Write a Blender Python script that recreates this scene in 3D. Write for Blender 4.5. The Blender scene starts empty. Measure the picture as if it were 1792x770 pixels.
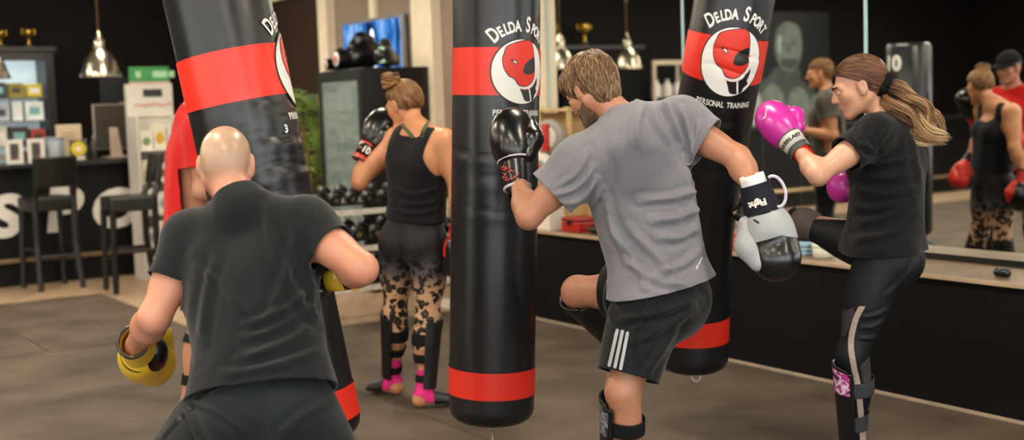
import bpy, bmesh, math, random
import numpy as np
from mathutils import Matrix, Vector, noise as mnoise
rnd = random.Random(7)
SC = bpy.context.scene
COL = SC.collection
PI = math.pi

# ------------------------------------------------------------------ camera and the two frames of the place
F, H, ROLL = 2200.0, 1.5, .034
PITCH = math.atan((385 - (235 - ROLL * 1449)) / F * math.cos(ROLL))
cf = np.array([0, math.cos(PITCH), -math.sin(PITCH)])
_r = np.array([1., 0, 0]); _u = np.cross(_r, cf)
cr = _r * math.cos(ROLL) - _u * math.sin(ROLL)
cu = _u * math.cos(ROLL) + _r * math.sin(ROLL)
CAM = np.array([0, 0, H])
def ray(px, py):
    d = cf + cr * (px - 896) / F + cu * (385 - py) / F
    return d / d[1]
def P(px, py, Y): return CAM + ray(px, py) * Y
def FL(px, py, z=0.):
    d = ray(px, py); return CAM + d * (z - H) / d[2]
def proj(V):
    q = np.asarray(V, float) - CAM
    a = q @ cf
    return np.stack([896 + F * (q @ cr) / a, 385 - F * (q @ cu) / a], -1)
A0 = FL(940, 558); B0 = FL(1792, 742)
dd = (A0 - B0) / np.linalg.norm(A0 - B0)           # along the mirror wall, away from the camera
nn = np.array([-dd[1], dd[0], 0]); nn = nn if nn[0] > 0 else -nn   # towards the mirror wall
D = .47                                             # depth of the bench under the mirror
def R(a, t, z=0.): return A0 + a * nn + t * dd + np.array([0, 0, z])
def room(p):
    q = np.asarray(p) - A0; return np.array([q @ nn, q @ dd, p[2]])
def t_at(px, a, py=300):
    r = ray(px, py); X = r[0]; q = A0 + a * nn
    return (X * q[1] - q[0]) / (dd[0] - X * dd[1])
def a_at(px, t, py=300):
    r = ray(px, py); X = r[0]; q = A0 + t * dd
    return (X * q[1] - q[0]) / (nn[0] - X * nn[1])
def z_at(px, py, a, t):
    q = R(a, t); return (H + ray(px, py) * q[1])[2] if False else (CAM + ray(px, py) * q[1])[2]
ANG = math.atan2(nn[1], nn[0])
def nrm(v): v = np.asarray(v, float); return v / np.linalg.norm(v)

# ------------------------------------------------------------------ materials
def lin(h):
    h = h.lstrip('#'); o = []
    for i in (0, 2, 4):
        c = int(h[i:i + 2], 16) / 255
        o.append(c / 12.92 if c <= .04045 else ((c + .055) / 1.055) ** 2.4)
    return o
MATS = {}
def mat(name, hexc, rough=.5, metal=0., var=.12, scale=8., bump=0., bscale=60., coat=0., sheen=0., spec=.5, sss=0., emit=0., aniso=(1, 1, 1), col2=None):
    if name in MATS: return MATS[name]
    m = bpy.data.materials.new(name); m.use_nodes = True
    nt = m.node_tree; N = nt.nodes; L = nt.links
    b = N['Principled BSDF']
    c = lin(hexc)
    tc = N.new('ShaderNodeTexCoord'); mp = N.new('ShaderNodeMapping'); mp.inputs['Scale'].default_value = aniso
    L.new(tc.outputs['Object'], mp.inputs[0])
    ns = N.new('ShaderNodeTexNoise'); ns.inputs['Scale'].default_value = scale; ns.inputs['Detail'].default_value = 5
    L.new(mp.outputs[0], ns.inputs['Vector'])
    rp = N.new('ShaderNodeValToRGB'); rp.color_ramp.elements[0].position = .3; rp.color_ramp.elements[1].position = .7
    c2 = lin(col2) if col2 else [min(1, x * (1 + var)) for x in c]
    c1 = c if col2 else [x * (1 - var) for x in c]
    rp.color_ramp.elements[0].color = (*c1, 1); rp.color_ramp.elements[1].color = (*c2, 1)
    L.new(ns.outputs['Fac'], rp.inputs[0]); L.new(rp.outputs[0], b.inputs['Base Color'])
    b.inputs['Roughness'].default_value = rough; b.inputs['Metallic'].default_value = metal
    b.inputs['Specular IOR Level'].default_value = (.14 if rough >= .6 and spec == .5 else spec)
    if coat: b.inputs['Coat Weight'].default_value = coat; b.inputs['Coat Roughness'].default_value = .15
    if sheen: b.inputs['Sheen Weight'].default_value = sheen; b.inputs['Sheen Roughness'].default_value = .5
    if sss:
        b.inputs['Subsurface Weight'].default_value = sss; b.inputs['Subsurface Radius'].default_value = (.012, .005, .003); b.inputs['Subsurface Scale'].default_value = 1.
    if emit:
        L.new(rp.outputs[0], b.inputs['Emission Color']); b.inputs['Emission Strength'].default_value = emit
    if bump:
        n2 = N.new('ShaderNodeTexNoise'); n2.inputs['Scale'].default_value = bscale; n2.inputs['Detail'].default_value = 4
        L.new(mp.outputs[0], n2.inputs['Vector'])
        bp = N.new('ShaderNodeBump'); bp.inputs['Strength'].default_value = bump; bp.inputs['Distance'].default_value = .01
        L.new(n2.outputs['Fac'], bp.inputs['Height']); L.new(bp.outputs[0], b.inputs['Normal'])
    MATS[name] = m
    return m

# ------------------------------------------------------------------ objects
def tag(o, label, cat, group=None, kind=None):
    if label: o['label'] = label
    if cat: o['category'] = cat
    if group: o['group'] = group
    if kind: o['kind'] = kind
    return o
def thing(name, label, cat, loc=(0, 0, 0), rotz=0., group=None):
    o = bpy.data.objects.new(name, None); COL.objects.link(o)
    o.empty_display_size = .1
    o.location = loc; o.rotation_euler = (0, 0, rotz)
    return tag(o, label, cat, group)
def rootmat(o):
    while o.parent: o = o.parent
    return Matrix.Translation(o.location) @ o.rotation_euler.to_matrix().to_4x4()
def mk(name, V, Fc, m, parent=None, smooth=True, bevel=0., solid=0., sub=0, attr=None, label=None):
    V = np.asarray(V, float).reshape(-1, 3)
    if parent is not None:
        M = np.array(rootmat(parent).inverted()); V = V @ M[:3, :3].T + M[:3, 3]
        loc = None
    else:
        lo, hi = V.min(0), V.max(0); loc = np.array([(lo[0] + hi[0]) / 2, (lo[1] + hi[1]) / 2, lo[2]]); V = V - loc
    me = bpy.data.meshes.new(name)
    if isinstance(Fc, np.ndarray): Fc = Fc.tolist()
    me.from_pydata(V.tolist(), [], Fc)
    ms = m if isinstance(m, (list, tuple)) else [m]
    for x in ms: me.materials.append(x)
    if smooth: me.polygons.foreach_set('use_smooth', [True] * len(me.polygons))
    if attr is not None:
        for an, av in attr.items():
            at = me.attributes.new(an, 'FLOAT', 'POINT'); at.data.foreach_set('value', np.asarray(av, np.float32))
    me.update()
    o = bpy.data.objects.new(name, me); COL.objects.link(o)
    if parent is not None: o.parent = parent
    else: o.location = loc
    if bevel:
        b = o.modifiers.new('Bevel', 'BEVEL'); b.width = bevel; b.segments = 2; b.limit_method = 'ANGLE'; b.angle_limit = math.radians(40)
        b.use_clamp_overlap = True
        if smooth is False: pass
    if sub:
        s = o.modifiers.new('Subdivision', 'SUBSURF'); s.levels = s.render_levels = sub
    if solid:
        s = o.modifiers.new('Solidify', 'SOLIDIFY'); s.thickness = solid; s.offset = -1
    if label: o['label'] = label
    return o
def copy_tree(o, parent=None):
    c = o.copy(); COL.objects.link(c)
    if parent is not None: c.parent = parent
    for ch in list(o.children): copy_tree(ch, c)
    return c

class MB:
    """collects shapes into one mesh; room=True: coordinates are (a, t, z) of the room"""
    def __init__(s, room=False, M=None): s.V = []; s.F = []; s.room = room; s.M = M
    def add(s, V, Fc):
        b = len(s.V); s.V.extend([tuple(v) for v in V]); s.F.extend([tuple(b + i for i in f) for f in Fc]); return s
    def box(s, lo, hi):
        x0, y0, z0 = lo; x1, y1, z1 = hi
        V = [(x0, y0, z0), (x1, y0, z0), (x1, y1, z0), (x0, y1, z0), (x0, y0, z1), (x1, y0, z1), (x1, y1, z1), (x0, y1, z1)]
        return s.add(V, [(0, 3, 2, 1), (4, 5, 6, 7), (0, 1, 5, 4), (1, 2, 6, 5), (2, 3, 7, 6), (3, 0, 4, 7)])
    def rings(s, pts, rad, seg=16, cap=True, sq=1., up=None):
        pts = [np.asarray(p, float) for p in pts]; n = len(pts)
        if not hasattr(rad, '__len__'): rad = [rad] * n
        V = []; ref = None
        for i in range(n):
            tn = pts[min(i + 1, n - 1)] - pts[max(i - 1, 0)]
            if np.linalg.norm(tn) < 1e-9: tn = np.array([0, 0, 1.])
            tn = nrm(tn)
            if ref is None:
                ref = np.asarray(up, float) if up is not None else (np.array([0, 0, 1.]) if abs(tn[2]) < .9 else np.array([1., 0, 0]))
            x = ref - tn * (ref @ tn); x = nrm(x); y = np.cross(tn, x); ref = x
            for k in range(seg):
                an = 2 * PI * k / seg
                V.append(pts[i] + rad[i] * (math.cos(an) * x * sq + math.sin(an) * y))
        Fc = [(i * seg + k, i * seg + (k + 1) % seg, (i + 1) * seg + (k + 1) % seg, (i + 1) * seg + k) for i in range(n - 1) for k in range(seg)]
        if cap: Fc += [tuple(range(seg))[::-1], tuple((n - 1) * seg + k for k in range(seg))]
        return s.add(V, Fc)
    def cyl(s, a, b, r, seg=16, r2=None): return s.rings([a, b], [r, r if r2 is None else r2], seg)
    def lathe(s, prof, c, seg=32):
        c = np.asarray(c, float); V = []
        for r, z in prof:
            for k in range(seg): V.append(c + np.array([r * math.cos(2 * PI * k / seg), r * math.sin(2 * PI * k / seg), z]))
        n = len(prof)
        Fc = [(i * seg + k, i * seg + (k + 1) % seg, (i + 1) * seg + (k + 1) % seg, (i + 1) * seg + k) for i in range(n - 1) for k in range(seg)]
        Fc += [tuple(range(seg))[::-1], tuple((n - 1) * seg + k for k in range(seg))]
        return s.add(V, Fc)
    def ell(s, c, r, nu=20, nv=12):
        V = [(c[0], c[1], c[2] - r[2])]
        for j in range(1, nv):
            ph = PI * j / nv - PI / 2
            for i in range(nu):
                th = 2 * PI * i / nu; V.append((c[0] + r[0] * math.cos(ph) * math.cos(th), c[1] + r[1] * math.cos(ph) * math.sin(th), c[2] + r[2] * math.sin(ph)))
        V.append((c[0], c[1], c[2] + r[2])); Fc = []
        for i in range(nu): Fc.append((0, 1 + (i + 1) % nu, 1 + i))
        for j in range(nv - 2):
            for i in range(nu): Fc.append((1 + j * nu + i, 1 + j * nu + (i + 1) % nu, 1 + (j + 1) * nu + (i + 1) % nu, 1 + (j + 1) * nu + i))
        l = len(V) - 1
        for i in range(nu): Fc.append((1 + (nv - 2) * nu + i, 1 + (nv - 2) * nu + (i + 1) % nu, l))
        return s.add(V, Fc)
    def build(s, name, m, parent=None, smooth=False, **k):
        V = np.array(s.V, float)
        if s.M is not None: M = np.array(s.M); V = V @ M[:3, :3].T + M[:3, 3]
        if s.room: V = A0 + V[:, :1] * nn + V[:, 1:2] * dd + V[:, 2:] * np.array([0, 0, 1.])
        return mk(name, V, s.F, m, parent, smooth, **k)
def rbox(name, lo, hi, m, parent=None, bevel=.004, **k): return MB(True).box(lo, hi).build(name, m, parent, bevel=bevel, **k)
def struct(o): o['kind'] = 'structure'; return o
def frame_from(y, z):
    """rotation matrix with columns x, y, z: y along y, z near z"""
    y = nrm(y); z = np.asarray(z, float); z = nrm(z - y * (z @ y)); x = np.cross(y, z)
    return np.stack([x, y, z], 1)

# ------------------------------------------------------------------ distance fields, for bodies, clothes and gloves
def bc(axs): return axs[0][:, None, None], axs[1][None, :, None], axs[2][None, None, :]
def cone(a, b, ra, rb, k=.03):
    a = np.asarray(a, float); b = np.asarray(b, float); ab = b - a; L2 = max(ab @ ab, 1e-9)
    def f(X, Y, Z, inf=0.):
        x, y, z = X - a[0], Y - a[1], Z - a[2]
        t = np.clip((x * ab[0] + y * ab[1] + z * ab[2]) / L2, 0, 1)
        return np.sqrt((x - t * ab[0]) ** 2 + (y - t * ab[1]) ** 2 + (z - t * ab[2]) ** 2) - (ra + (rb - ra) * t) - inf
    m = max(ra, rb)
    return (f, np.minimum(a, b) - m, np.maximum(a, b) + m, k)
def ell(c, r, Rm=None, k=.04):
    c = np.asarray(c, float); r = np.asarray(r, float); Rm = np.eye(3) if Rm is None else np.asarray(Rm, float)
    def f(X, Y, Z, inf=0.):
        x, y, z = X - c[0], Y - c[1], Z - c[2]; rr = r + inf
        p = [x * Rm[0, i] + y * Rm[1, i] + z * Rm[2, i] for i in range(3)]
        k0 = np.sqrt(sum((p[i] / rr[i]) ** 2 for i in range(3))); k1 = np.sqrt(sum((p[i] / rr[i] ** 2) ** 2 for i in range(3))) + 1e-6
        return k0 * (k0 - 1) / k1
    m = np.sqrt(((Rm * r) ** 2).sum(1))
    return (f, c - m, c + m, k)
def econe(a, b, wa, wb, u, k=.04):
    """tapered bar of oval section: wa=(half width along u, half depth) at a, wb at b"""
    a = np.asarray(a, float); b = np.asarray(b, float); ab = b - a; L = np.linalg.norm(ab); w = ab / L
    u = np.asarray(u, float); u = nrm(u - w * (u @ w)); v = np.cross(w, u)
    def f(X, Y, Z, inf=0.):
        x, y, z = X - a[0], Y - a[1], Z - a[2]
        s = x * w[0] + y * w[1] + z * w[2]; t = np.clip(s / L, 0, 1); o = s - t * L
        wx = wa[0] + (wb[0] - wa[0]) * t + inf; wy = wa[1] + (wb[1] - wa[1]) * t + inf
        pu = x * u[0] + y * u[1] + z * u[2]; pv = x * v[0] + y * v[1] + z * v[2]; wm = np.minimum(wx, wy)
        q = np.sqrt((pu / wx) ** 2 + (pv / wy) ** 2 + (o / wm) ** 2) + 1e-6
        k1 = np.sqrt((pu / wx ** 2) ** 2 + (pv / wy ** 2) ** 2 + (o / wm ** 2) ** 2) + 1e-6
        return q * (q - 1) / k1
    m = max(*wa, *wb)
    return (f, np.minimum(a, b) - m, np.maximum(a, b) + m, k)
def axes_for(prims, h, pad, fine=None, hf=None):
    lo = np.min([p[1] for p in prims], 0) - pad; hi = np.max([p[2] for p in prims], 0) + pad
    out = []
    for i in range(3):
        if fine is None: out.append(np.arange(lo[i], hi[i] + h, h)); continue
        a, b = fine[0][i], fine[1][i]
        l = np.arange(a, lo[i] - h, -h)[::-1] if a > lo[i] else np.array([a]); r = np.arange(b, hi[i] + h, h) if b < hi[i] else np.array([b])
        m = np.arange(a, b, hf)[1:]
        m = m[m < b - hf * .4]
        out.append(np.concatenate([l, m, r]))
    return out
def field(prims, axs, inf=0., cuts=()):
    sh = tuple(len(a) for a in axs); G = np.full(sh, 1., np.float32)
    for pr, sub in [(p, False) for p in prims] + [(p, True) for p in cuts]:
        f, lo, hi, k = pr; mgn = k + inf + .03
        sl = []
        for i in range(3):
            i0 = np.searchsorted(axs[i], lo[i] - mgn); i1 = np.searchsorted(axs[i], hi[i] + mgn); sl.append(slice(max(0, i0 - 1), i1 + 1))
        sl = tuple(sl); X, Y, Z = bc([axs[i][sl[i]] for i in range(3)])
        if 0 in G[sl].shape: continue
        v = f(X, Y, Z, 0. if sub else inf).astype(np.float32); g = G[sl]
        if sub:
            h = np.maximum(k - np.abs(g + v), 0) / k; G[sl] = np.maximum(g, -v) + h * h * k * .25
        else:
            h = np.maximum(k - np.abs(g - v), 0) / k; G[sl] = np.minimum(g, v) - h * h * k * .25
    return G
CO = np.array([(i, j, k) for i in (0, 1) for j in (0, 1) for k in (0, 1)])
ED = [(a, b) for a in range(8) for b in range(a + 1, 8) if abs(CO[a] - CO[b]).sum() == 1]
def nets(G, axs):
    s = G < 0; nx, ny, nz = G.shape
    cnt = np.zeros((nx - 1, ny - 1, nz - 1), np.int8)
    for c in CO: cnt += s[c[0]:nx - 1 + c[0], c[1]:ny - 1 + c[1], c[2]:nz - 1 + c[2]]
    idx = np.argwhere((cnt > 0) & (cnt < 8)); N = len(idx)
    vals = np.stack([G[tuple((idx + c).T)] for c in CO], 0)
    pos = np.stack([np.stack([axs[i][idx[:, i] + c[i]] for i in range(3)], 1) for c in CO], 0)
    acc = np.zeros((N, 3)); w = np.zeros((N, 1))
    for a, b in ED:
        m = (vals[a] < 0) != (vals[b] < 0); t = np.where(m, vals[a] / np.where(m, vals[a] - vals[b], 1), 0)[:, None]
        acc += np.where(m[:, None], pos[a] + t * (pos[b] - pos[a]), 0); w += m[:, None]
    V = acc / w
    ids = -np.ones((nx - 1, ny - 1, nz - 1), np.int64); ids[tuple(idx.T)] = np.arange(N)
    Q = []
    for ax in range(3):
        o = [(1, 2), (2, 0), (0, 1)][ax]
        s0 = np.take(s, range(0, G.shape[ax] - 1), ax); s1 = np.take(s, range(1, G.shape[ax]), ax)
        e = np.argwhere(s0 != s1); ok = (e[:, o[0]] > 0) & (e[:, o[1]] > 0) & (e[:, o[0]] < G.shape[o[0]] - 1) & (e[:, o[1]] < G.shape[o[1]] - 1)
        e = e[ok]; flip = s0[tuple(e.T)]
        d1 = np.zeros(3, int); d1[o[0]] = 1; d2 = np.zeros(3, int); d2[o[1]] = 1
        q = np.stack([ids[tuple((e - d1 - d2).T)], ids[tuple((e - d2).T)], ids[tuple(e.T)], ids[tuple((e - d1).T)]], 1)
        q[~flip] = q[~flip][:, ::-1]; Q.append(q)
    return V, np.concatenate(Q)
def edges_of(Q):
    e = np.concatenate([Q[:, [0, 1]], Q[:, [1, 2]], Q[:, [2, 3]], Q[:, [3, 0]]]); e = np.sort(e, 1); return np.unique(e, axis=0)
def smooth(V, Q, it=2, lam=.5):
    e = edges_of(Q); n = np.bincount(e.ravel(), minlength=len(V))[:, None].clip(1)
    for i in range(it):
        for l in (lam, -lam * 1.02):
            S = np.zeros_like(V)
            for c in range(3): S[:, c] = np.bincount(e[:, 0], V[e[:, 1], c], len(V)) + np.bincount(e[:, 1], V[e[:, 0], c], len(V))
            V = V + l * (S / n - V)
    return V
def normals(V, Q):
    q = V[Q]; fn = np.cross(q[:, 2] - q[:, 0], q[:, 3] - q[:, 1]); N = np.zeros_like(V)
    for j in range(Q.shape[1]):
        for c in range(3): N[:, c] += np.bincount(Q[:, j], fn[:, c], len(V))
    return N / (np.linalg.norm(N, axis=1)[:, None] + 1e-12)
def solidify_sdf(prims, h=.007, inf=0., cuts=(), fine=None, hf=None, it=2):
    axs = axes_for(prims, h, inf + .02, fine, hf)
    V, Q = nets(field(prims, axs, inf, cuts), axs)
    return smooth(V, Q, it), Q
def clip(V, Fc, c):
    """keep the part of the mesh where c <= 0, cut cleanly along c = 0"""
    V = np.asarray(V, float); c = np.where(np.abs(c) < 1e-7, -1e-7, c)
    Fl = [tuple(f) for f in (Fc.tolist() if isinstance(Fc, np.ndarray) else Fc)]
    ins = c <= 0; nv = [V]; out = []; cache = {}; base = len(V); new = []
    def ev(i, j):
        k = (i, j) if i < j else (j, i)
        if k not in cache:
            t = c[k[0]] / (c[k[0]] - c[k[1]]); new.append(V[k[0]] + t * (V[k[1]] - V[k[0]])); cache[k] = base + len(new) - 1
        return cache[k]
    for f in Fl:
        n = sum(ins[i] for i in f)
        if n == len(f): out.append(f)
        elif n:
            g = []
            for a, b in zip(f, f[1:] + f[:1]):
                if ins[a]: g.append(a)
                if ins[a] != ins[b]: g.append(ev(a, b))
            if len(g) >= 3: out.append(tuple(g))
    VV = np.concatenate([V, np.array(new)]) if new else V
    used = sorted({i for f in out for i in f}); mp = {u: i for i, u in enumerate(used)}
    return VV[used] if used else VV[:0], [tuple(mp[i] for i in f) for f in out]
def seg_t(V, a, b):
    a = np.asarray(a); b = np.asarray(b); ab = b - a; return ((V - a) @ ab) / (ab @ ab)
def seg_d(V, a, b):
    t = np.clip(seg_t(V, a, b), 0, 1)[:, None]; a = np.asarray(a); b = np.asarray(b); return np.linalg.norm(V - a - t * (b - a), axis=1)
def poly_d2(p, pts):
    """distance in the picture plane to a polyline"""
    d = np.full(len(p), 1e9); pts = np.asarray(pts, float)
    for a, b in zip(pts[:-1], pts[1:]):
        ab = b - a; t = np.clip(((p - a) @ ab) / max(ab @ ab, 1e-9), 0, 1)[:, None]; d = np.minimum(d, np.linalg.norm(p - a - t * ab, axis=1))
    return d
def poly_in(p, pts):
    """signed distance to a closed polygon, negative inside"""
    pts = np.asarray(pts, float); cl = np.concatenate([pts, pts[:1]]); d = poly_d2(p, cl); ins = np.zeros(len(p), bool)
    for a, b in zip(cl[:-1], cl[1:]):
        c = ((a[1] > p[:, 1]) != (b[1] > p[:, 1])); x = a[0] + (p[:, 1] - a[1]) * (b[0] - a[0]) / (b[1] - a[1] + 1e-12); ins ^= c & (p[:, 0] < x)
    return np.where(ins, -d, d)
def smooth_poly(pts, n=8):
    pts = [np.asarray(p, float) for p in pts]; out = []; m = len(pts)
    for i in range(m):
        p0, p1, p2, p3 = pts[i - 1], pts[i], pts[(i + 1) % m], pts[(i + 2) % m]
        for k in range(n):
            t = k / n; out.append(.5 * (2 * p1 + (p2 - p0) * t + (2 * p0 - 5 * p1 + 4 * p2 - p3) * t * t + (3 * p1 - p0 - 3 * p2 + p3) * t ** 3))
    return np.array(out)
def spline(pts, n=8):
    pts = [np.asarray(p, float) for p in pts]; q = [2 * pts[0] - pts[1]] + pts + [2 * pts[-1] - pts[-2]]; out = []
    for i in range(len(pts) - 1):
        p0, p1, p2, p3 = q[i:i + 4]
        for k in range(n):
            t = k / n; out.append(.5 * (2 * p1 + (p2 - p0) * t + (2 * p0 - 5 * p1 + 4 * p2 - p3) * t * t + (3 * p1 - p0 - 3 * p2 + p3) * t ** 3))
    return out + [pts[-1]]
def fnoise(V, sc, seed=0., ani=(1, 1, 1)):
    o = Vector((seed * 7.3, seed * 3.1, seed * 1.7)); W = V * np.array(ani) * sc
    return np.array([mnoise.noise(Vector(w) + o) for w in W])
# flat writing as a mesh: list of 2-D vertices and faces
def text2d(s, size=1., bold=0.):
    cu_ = bpy.data.curves.new('t', 'FONT'); cu_.body = s; cu_.size = size; cu_.align_x = 'CENTER'; cu_.offset = bold; cu_.resolution_u = 4
    ob = bpy.data.objects.new('t', cu_); COL.objects.link(ob)
    dg = bpy.context.evaluated_depsgraph_get(); me = bpy.data.meshes.new_from_object(ob.evaluated_get(dg))
    bm = bmesh.new(); bm.from_mesh(me); bmesh.ops.triangulate(bm, faces=bm.faces); 
    for _ in range(1): bmesh.ops.subdivide_edges(bm, edges=[e for e in bm.edges if e.calc_length() > size * .12], cuts=2)
    bmesh.ops.triangulate(bm, faces=bm.faces)
    bm.verts.index_update()
    V = np.array([v.co[:2] for v in bm.verts]); Fc = [tuple(v.index for v in f.verts) for f in bm.faces]
    bm.free(); bpy.data.objects.remove(ob); bpy.data.curves.remove(cu_); bpy.data.meshes.remove(me)
    return V, Fc
# ================================================================== THE ROOM
TB = 6.9; ZC = 3.3
M_floorwood = mat('pale wood floor', '#a98f74', .45, var=.25, scale=3, aniso=(6, .8, 1))
M_rubber = mat('dark rubber mat', '#685c50', .62, scale=2.2, bump=.25, bscale=160, col2='#463d35')
M_black = mat('black wall paint', '#0b0a0a', .7, var=.2, scale=3)
M_backwall = mat('charcoal wall paint', '#17110f', .75, var=.15, scale=2)
M_taupe = mat('taupe wall paint', '#93836f'.replace('6f', '74'), .8, var=.05, scale=2)
M_brownp = mat('dark brown wall panel', '#3a2d26', .7, var=.1, scale=2)
M_ceil = mat('black ceiling paint', '#141110', .8)
M_beige = mat('cream painted beam', '#efe0c6', .6, var=.05)
M_frontwall = mat('off white plaster', '#a89f92', .8, var=.05)
M_ledgew = mat('worn wood bench top', '#77624c', .4, var=.3, scale=5, aniso=(1, 1, 1))
M_ledgeedge = mat('pale bench edge', '#b39c7f', .45)
M_strip = mat('pale floor trim', '#a3927e', .5)
M_blackplastic = mat('black plastic', '#0c0c0d', .35)
M_blacksatin = mat('black satin lacquer', '#0a0a0b', .5, var=.2, spec=.25)
M_steel = mat('brushed steel', '#a9a7a3', .3, 1.)
M_chrome = mat('polished chrome', '#d8d2c6', .12, 1.)
M_white = mat('white paint', '#d9d4cc', .5, var=.04)
M_letter = mat('white lettering', '#e6e2da', .5, var=.03)

struct(rbox('floor', (-13, -10, -.15), (.6, 8, -.012), M_floorwood, bevel=0))
struct(rbox('wall_back', (-13, TB, -.15), (.6, TB + .15, ZC), M_backwall, bevel=0))
struct(rbox('wall_right', (D, -10, -.15), (D + .15, TB, ZC), M_taupe, bevel=0))
wl = MB(True); lw = (-9.4, -6.6, -6.2, -3.4, -3.0, -.2)  # left wall, with openings for the added light panes
wl.box((-13.15, -10, -.15), (-13, lw[0], ZC)).box((-13.15, lw[1], -.15), (-13, lw[2], ZC)).box((-13.15, lw[3], -.15), (-13, lw[4], ZC)).box((-13.15, lw[5], -.15), (-13, TB + .15, ZC))
for i in range(0, 6, 2): wl.box((-13.15, lw[i], -.15), (-13, lw[i + 1], .45)).box((-13.15, lw[i], 2.75), (-13, lw[i + 1], ZC))
struct(wl.build('wall_left', M_backwall))
struct(rbox('ceiling', (-13.15, -10.2, ZC), (.75, TB + .15, ZC + .12), M_ceil, bevel=0))
# wall behind the camera, with four tall shop windows
wf = MB(True); wx = [-12.4, -9.6, -9.2, -6.4, -6.0, -3.2, -2.8, -.2]
wf.box((-13, -10.15, 0), (wx[0], -10, ZC))
for i in range(1, 8, 2): wf.box((wx[i], -10.15, 0), (wx[i + 1] if i < 7 else D, -10, ZC))
for i in range(0, 8, 2): wf.box((wx[i], -10.15, 0), (wx[i + 1], -10, .45)); wf.box((wx[i], -10.15, 2.75), (wx[i + 1], -10, ZC))
struct(wf.build('wall_front', M_frontwall))
M_day = mat('daylit window pane', '#e6ecf2', .1, var=.02, emit=3.2)
M_sidefill = mat('added side fill pane', '#efeee8', .1, var=.02, emit=2.6)
for j in range(4):
    a0, a1 = wx[2 * j], wx[2 * j + 1]
    w = MB(True)
    for x in (a0 + .04, (a0 + a1) / 2, a1 - .04): w.box((x - .04, -10.1, .45), (x + .04, -9.98, 2.75))
    for z in (.49, 2.71): w.box((a0, -10.1, z - .04), (a1, -9.98, z + .04))
    f = struct(w.build('window_%d' % (j + 1), M_blackplastic))
    pm = MB(True).box((a0 + .05, -10.07, .5), (a1 - .05, -10.05, 2.7)).build('pane', M_day); pm.parent = f; pm.location = pm.location - f.location

for j in range(3):  # unseen side windows, added to light the mirror wall and the bags
    t0, t1 = lw[2 * j], lw[2 * j + 1]; w = MB(True)
    for x in (t0 + .04, (t0 + t1) / 2, t1 - .04): w.box((-13.1, x - .04, .45), (-12.98, x + .04, 2.75))
    for z in (.49, 2.71): w.box((-13.1, t0, z - .04), (-12.98, t1, z + .04))
    f = struct(w.build('window_%d' % (j + 5), M_blackplastic))
    pm = MB(True).box((-13.07, t0 + .05, .5), (-13.05, t1 - .05, 2.7)).build('pane', M_sidefill); pm.parent = f; pm.location = pm.location - f.location
# rubber training mats laid over the wood floor
for nm, lab, a0, a1, t0, t1 in (('x', 'large black rubber mat under the punching bags', -13, -2., -9.95, 1.2),
                               ('x', 'black rubber mat reaching up to the bar stools', -13, -3.05, 1.216, 3.8),
                               ('x', 'narrow black rubber mat behind the red shirted trainer', -3.034, -2., 1.216, 3.8),
                               ('x', 'black rubber mat along the bench and in front of the dumbbell rack', -1.994, -.015, -9.95, .75)):
    tag(rbox('rubber_mat', (a0, t0, -.012), (a1, t1, 0), M_rubber, bevel=.003), lab, 'mat', 'floor mats')

# bench under the mirror, and its pale floor trim
struct(rbox('trim_1', (0, -9.95, -.012), (D, .62, .612), M_black, bevel=0))
struct(rbox('trim_2', (-.012, -9.95, .612), (D, .62, .632), M_ledgew, bevel=.003))
struct(rbox('trim_3', (-.02, -9.95, .614), (-.0121, .62, .634), M_ledgeedge, bevel=.002))
struct(rbox('baseboard_right', (-.014, -9.95, -.012), (-.0005, .62, .013), M_strip, bevel=.002))
# mirrors
M_mir = bpy.data.materials.new('mirror glass'); M_mir.use_nodes = True
_b = M_mir.node_tree.nodes['Principled BSDF']; _b.inputs['Base Color'].default_value = (.86, .88, .86, 1); _b.inputs['Metallic'].default_value = 1; _b.inputs['Roughness'].default_value = .015
M_gedge = mat('pale green glass edge', '#a9c9cc', .25, var=.05)
mts = [.41, -1.085, -2.575, -4.07, -5.57, -7.07]
for i in range(5):
    t1, t0 = mts[i], mts[i + 1]
    lab = ['mirror panel nearest the cream pillar, behind the grey shirted man', 'second mirror panel from the cream pillar, behind the ponytailed woman',
           'mirror panel with the reflected woman and trainer, third from the pillar', 'fourth mirror panel from the cream pillar', 'mirror panel farthest from the cream pillar'][i]
    g = thing('wall_mirror', lab, 'mirror', R(D - .02, (t0 + t1) / 2, .66), ANG, 'wall mirrors')
    rbox('glass', (D - .014, t0 + .004, .665), (D - .002, t1 - .004, 3.15), M_mir, g, bevel=0)
    rbox('edge_strip', (D - .0165, t1 - .016, .66), (D - .0142, t1 + .006, 3.15), M_gedge, g, bevel=0)
    rbox('bottom_channel', (D - .02, t0 + .003, .632), (D - .002, t1 - .003, .663), M_blackplastic, g, bevel=0)
# cream pillars and beam on the wall beyond the mirror
k = 4
for (t0, t1, z0, z1, pr) in ((.43, .58, .634, ZC, .10), (1.98, 2.33, 0, ZC, .10), (3.11, 3.21, 0, ZC, .05), (4.02, 4.22, 0, ZC, .10)):
    struct(rbox('trim_%d' % k, (D - pr, t0, z0), (D - .0005, t1, z1), M_beige, bevel=.004)); k += 1
struct(rbox('trim_%d' % k, (D - .12, 4.2, 2.68), (D - .001, TB - .002, 3.0), M_beige, bevel=.004)); k += 1
struct(rbox('trim_%d' % k, (D - .02, 4.23, 0), (D - .001, TB - .002, 2.68), M_brownp, bevel=0)); k += 1
struct(rbox('trim_%d' % k, (D - .13, .62, 2.86), (D - .001, 4.0, 3.02), M_beige, bevel=.004)); k += 1

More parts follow.
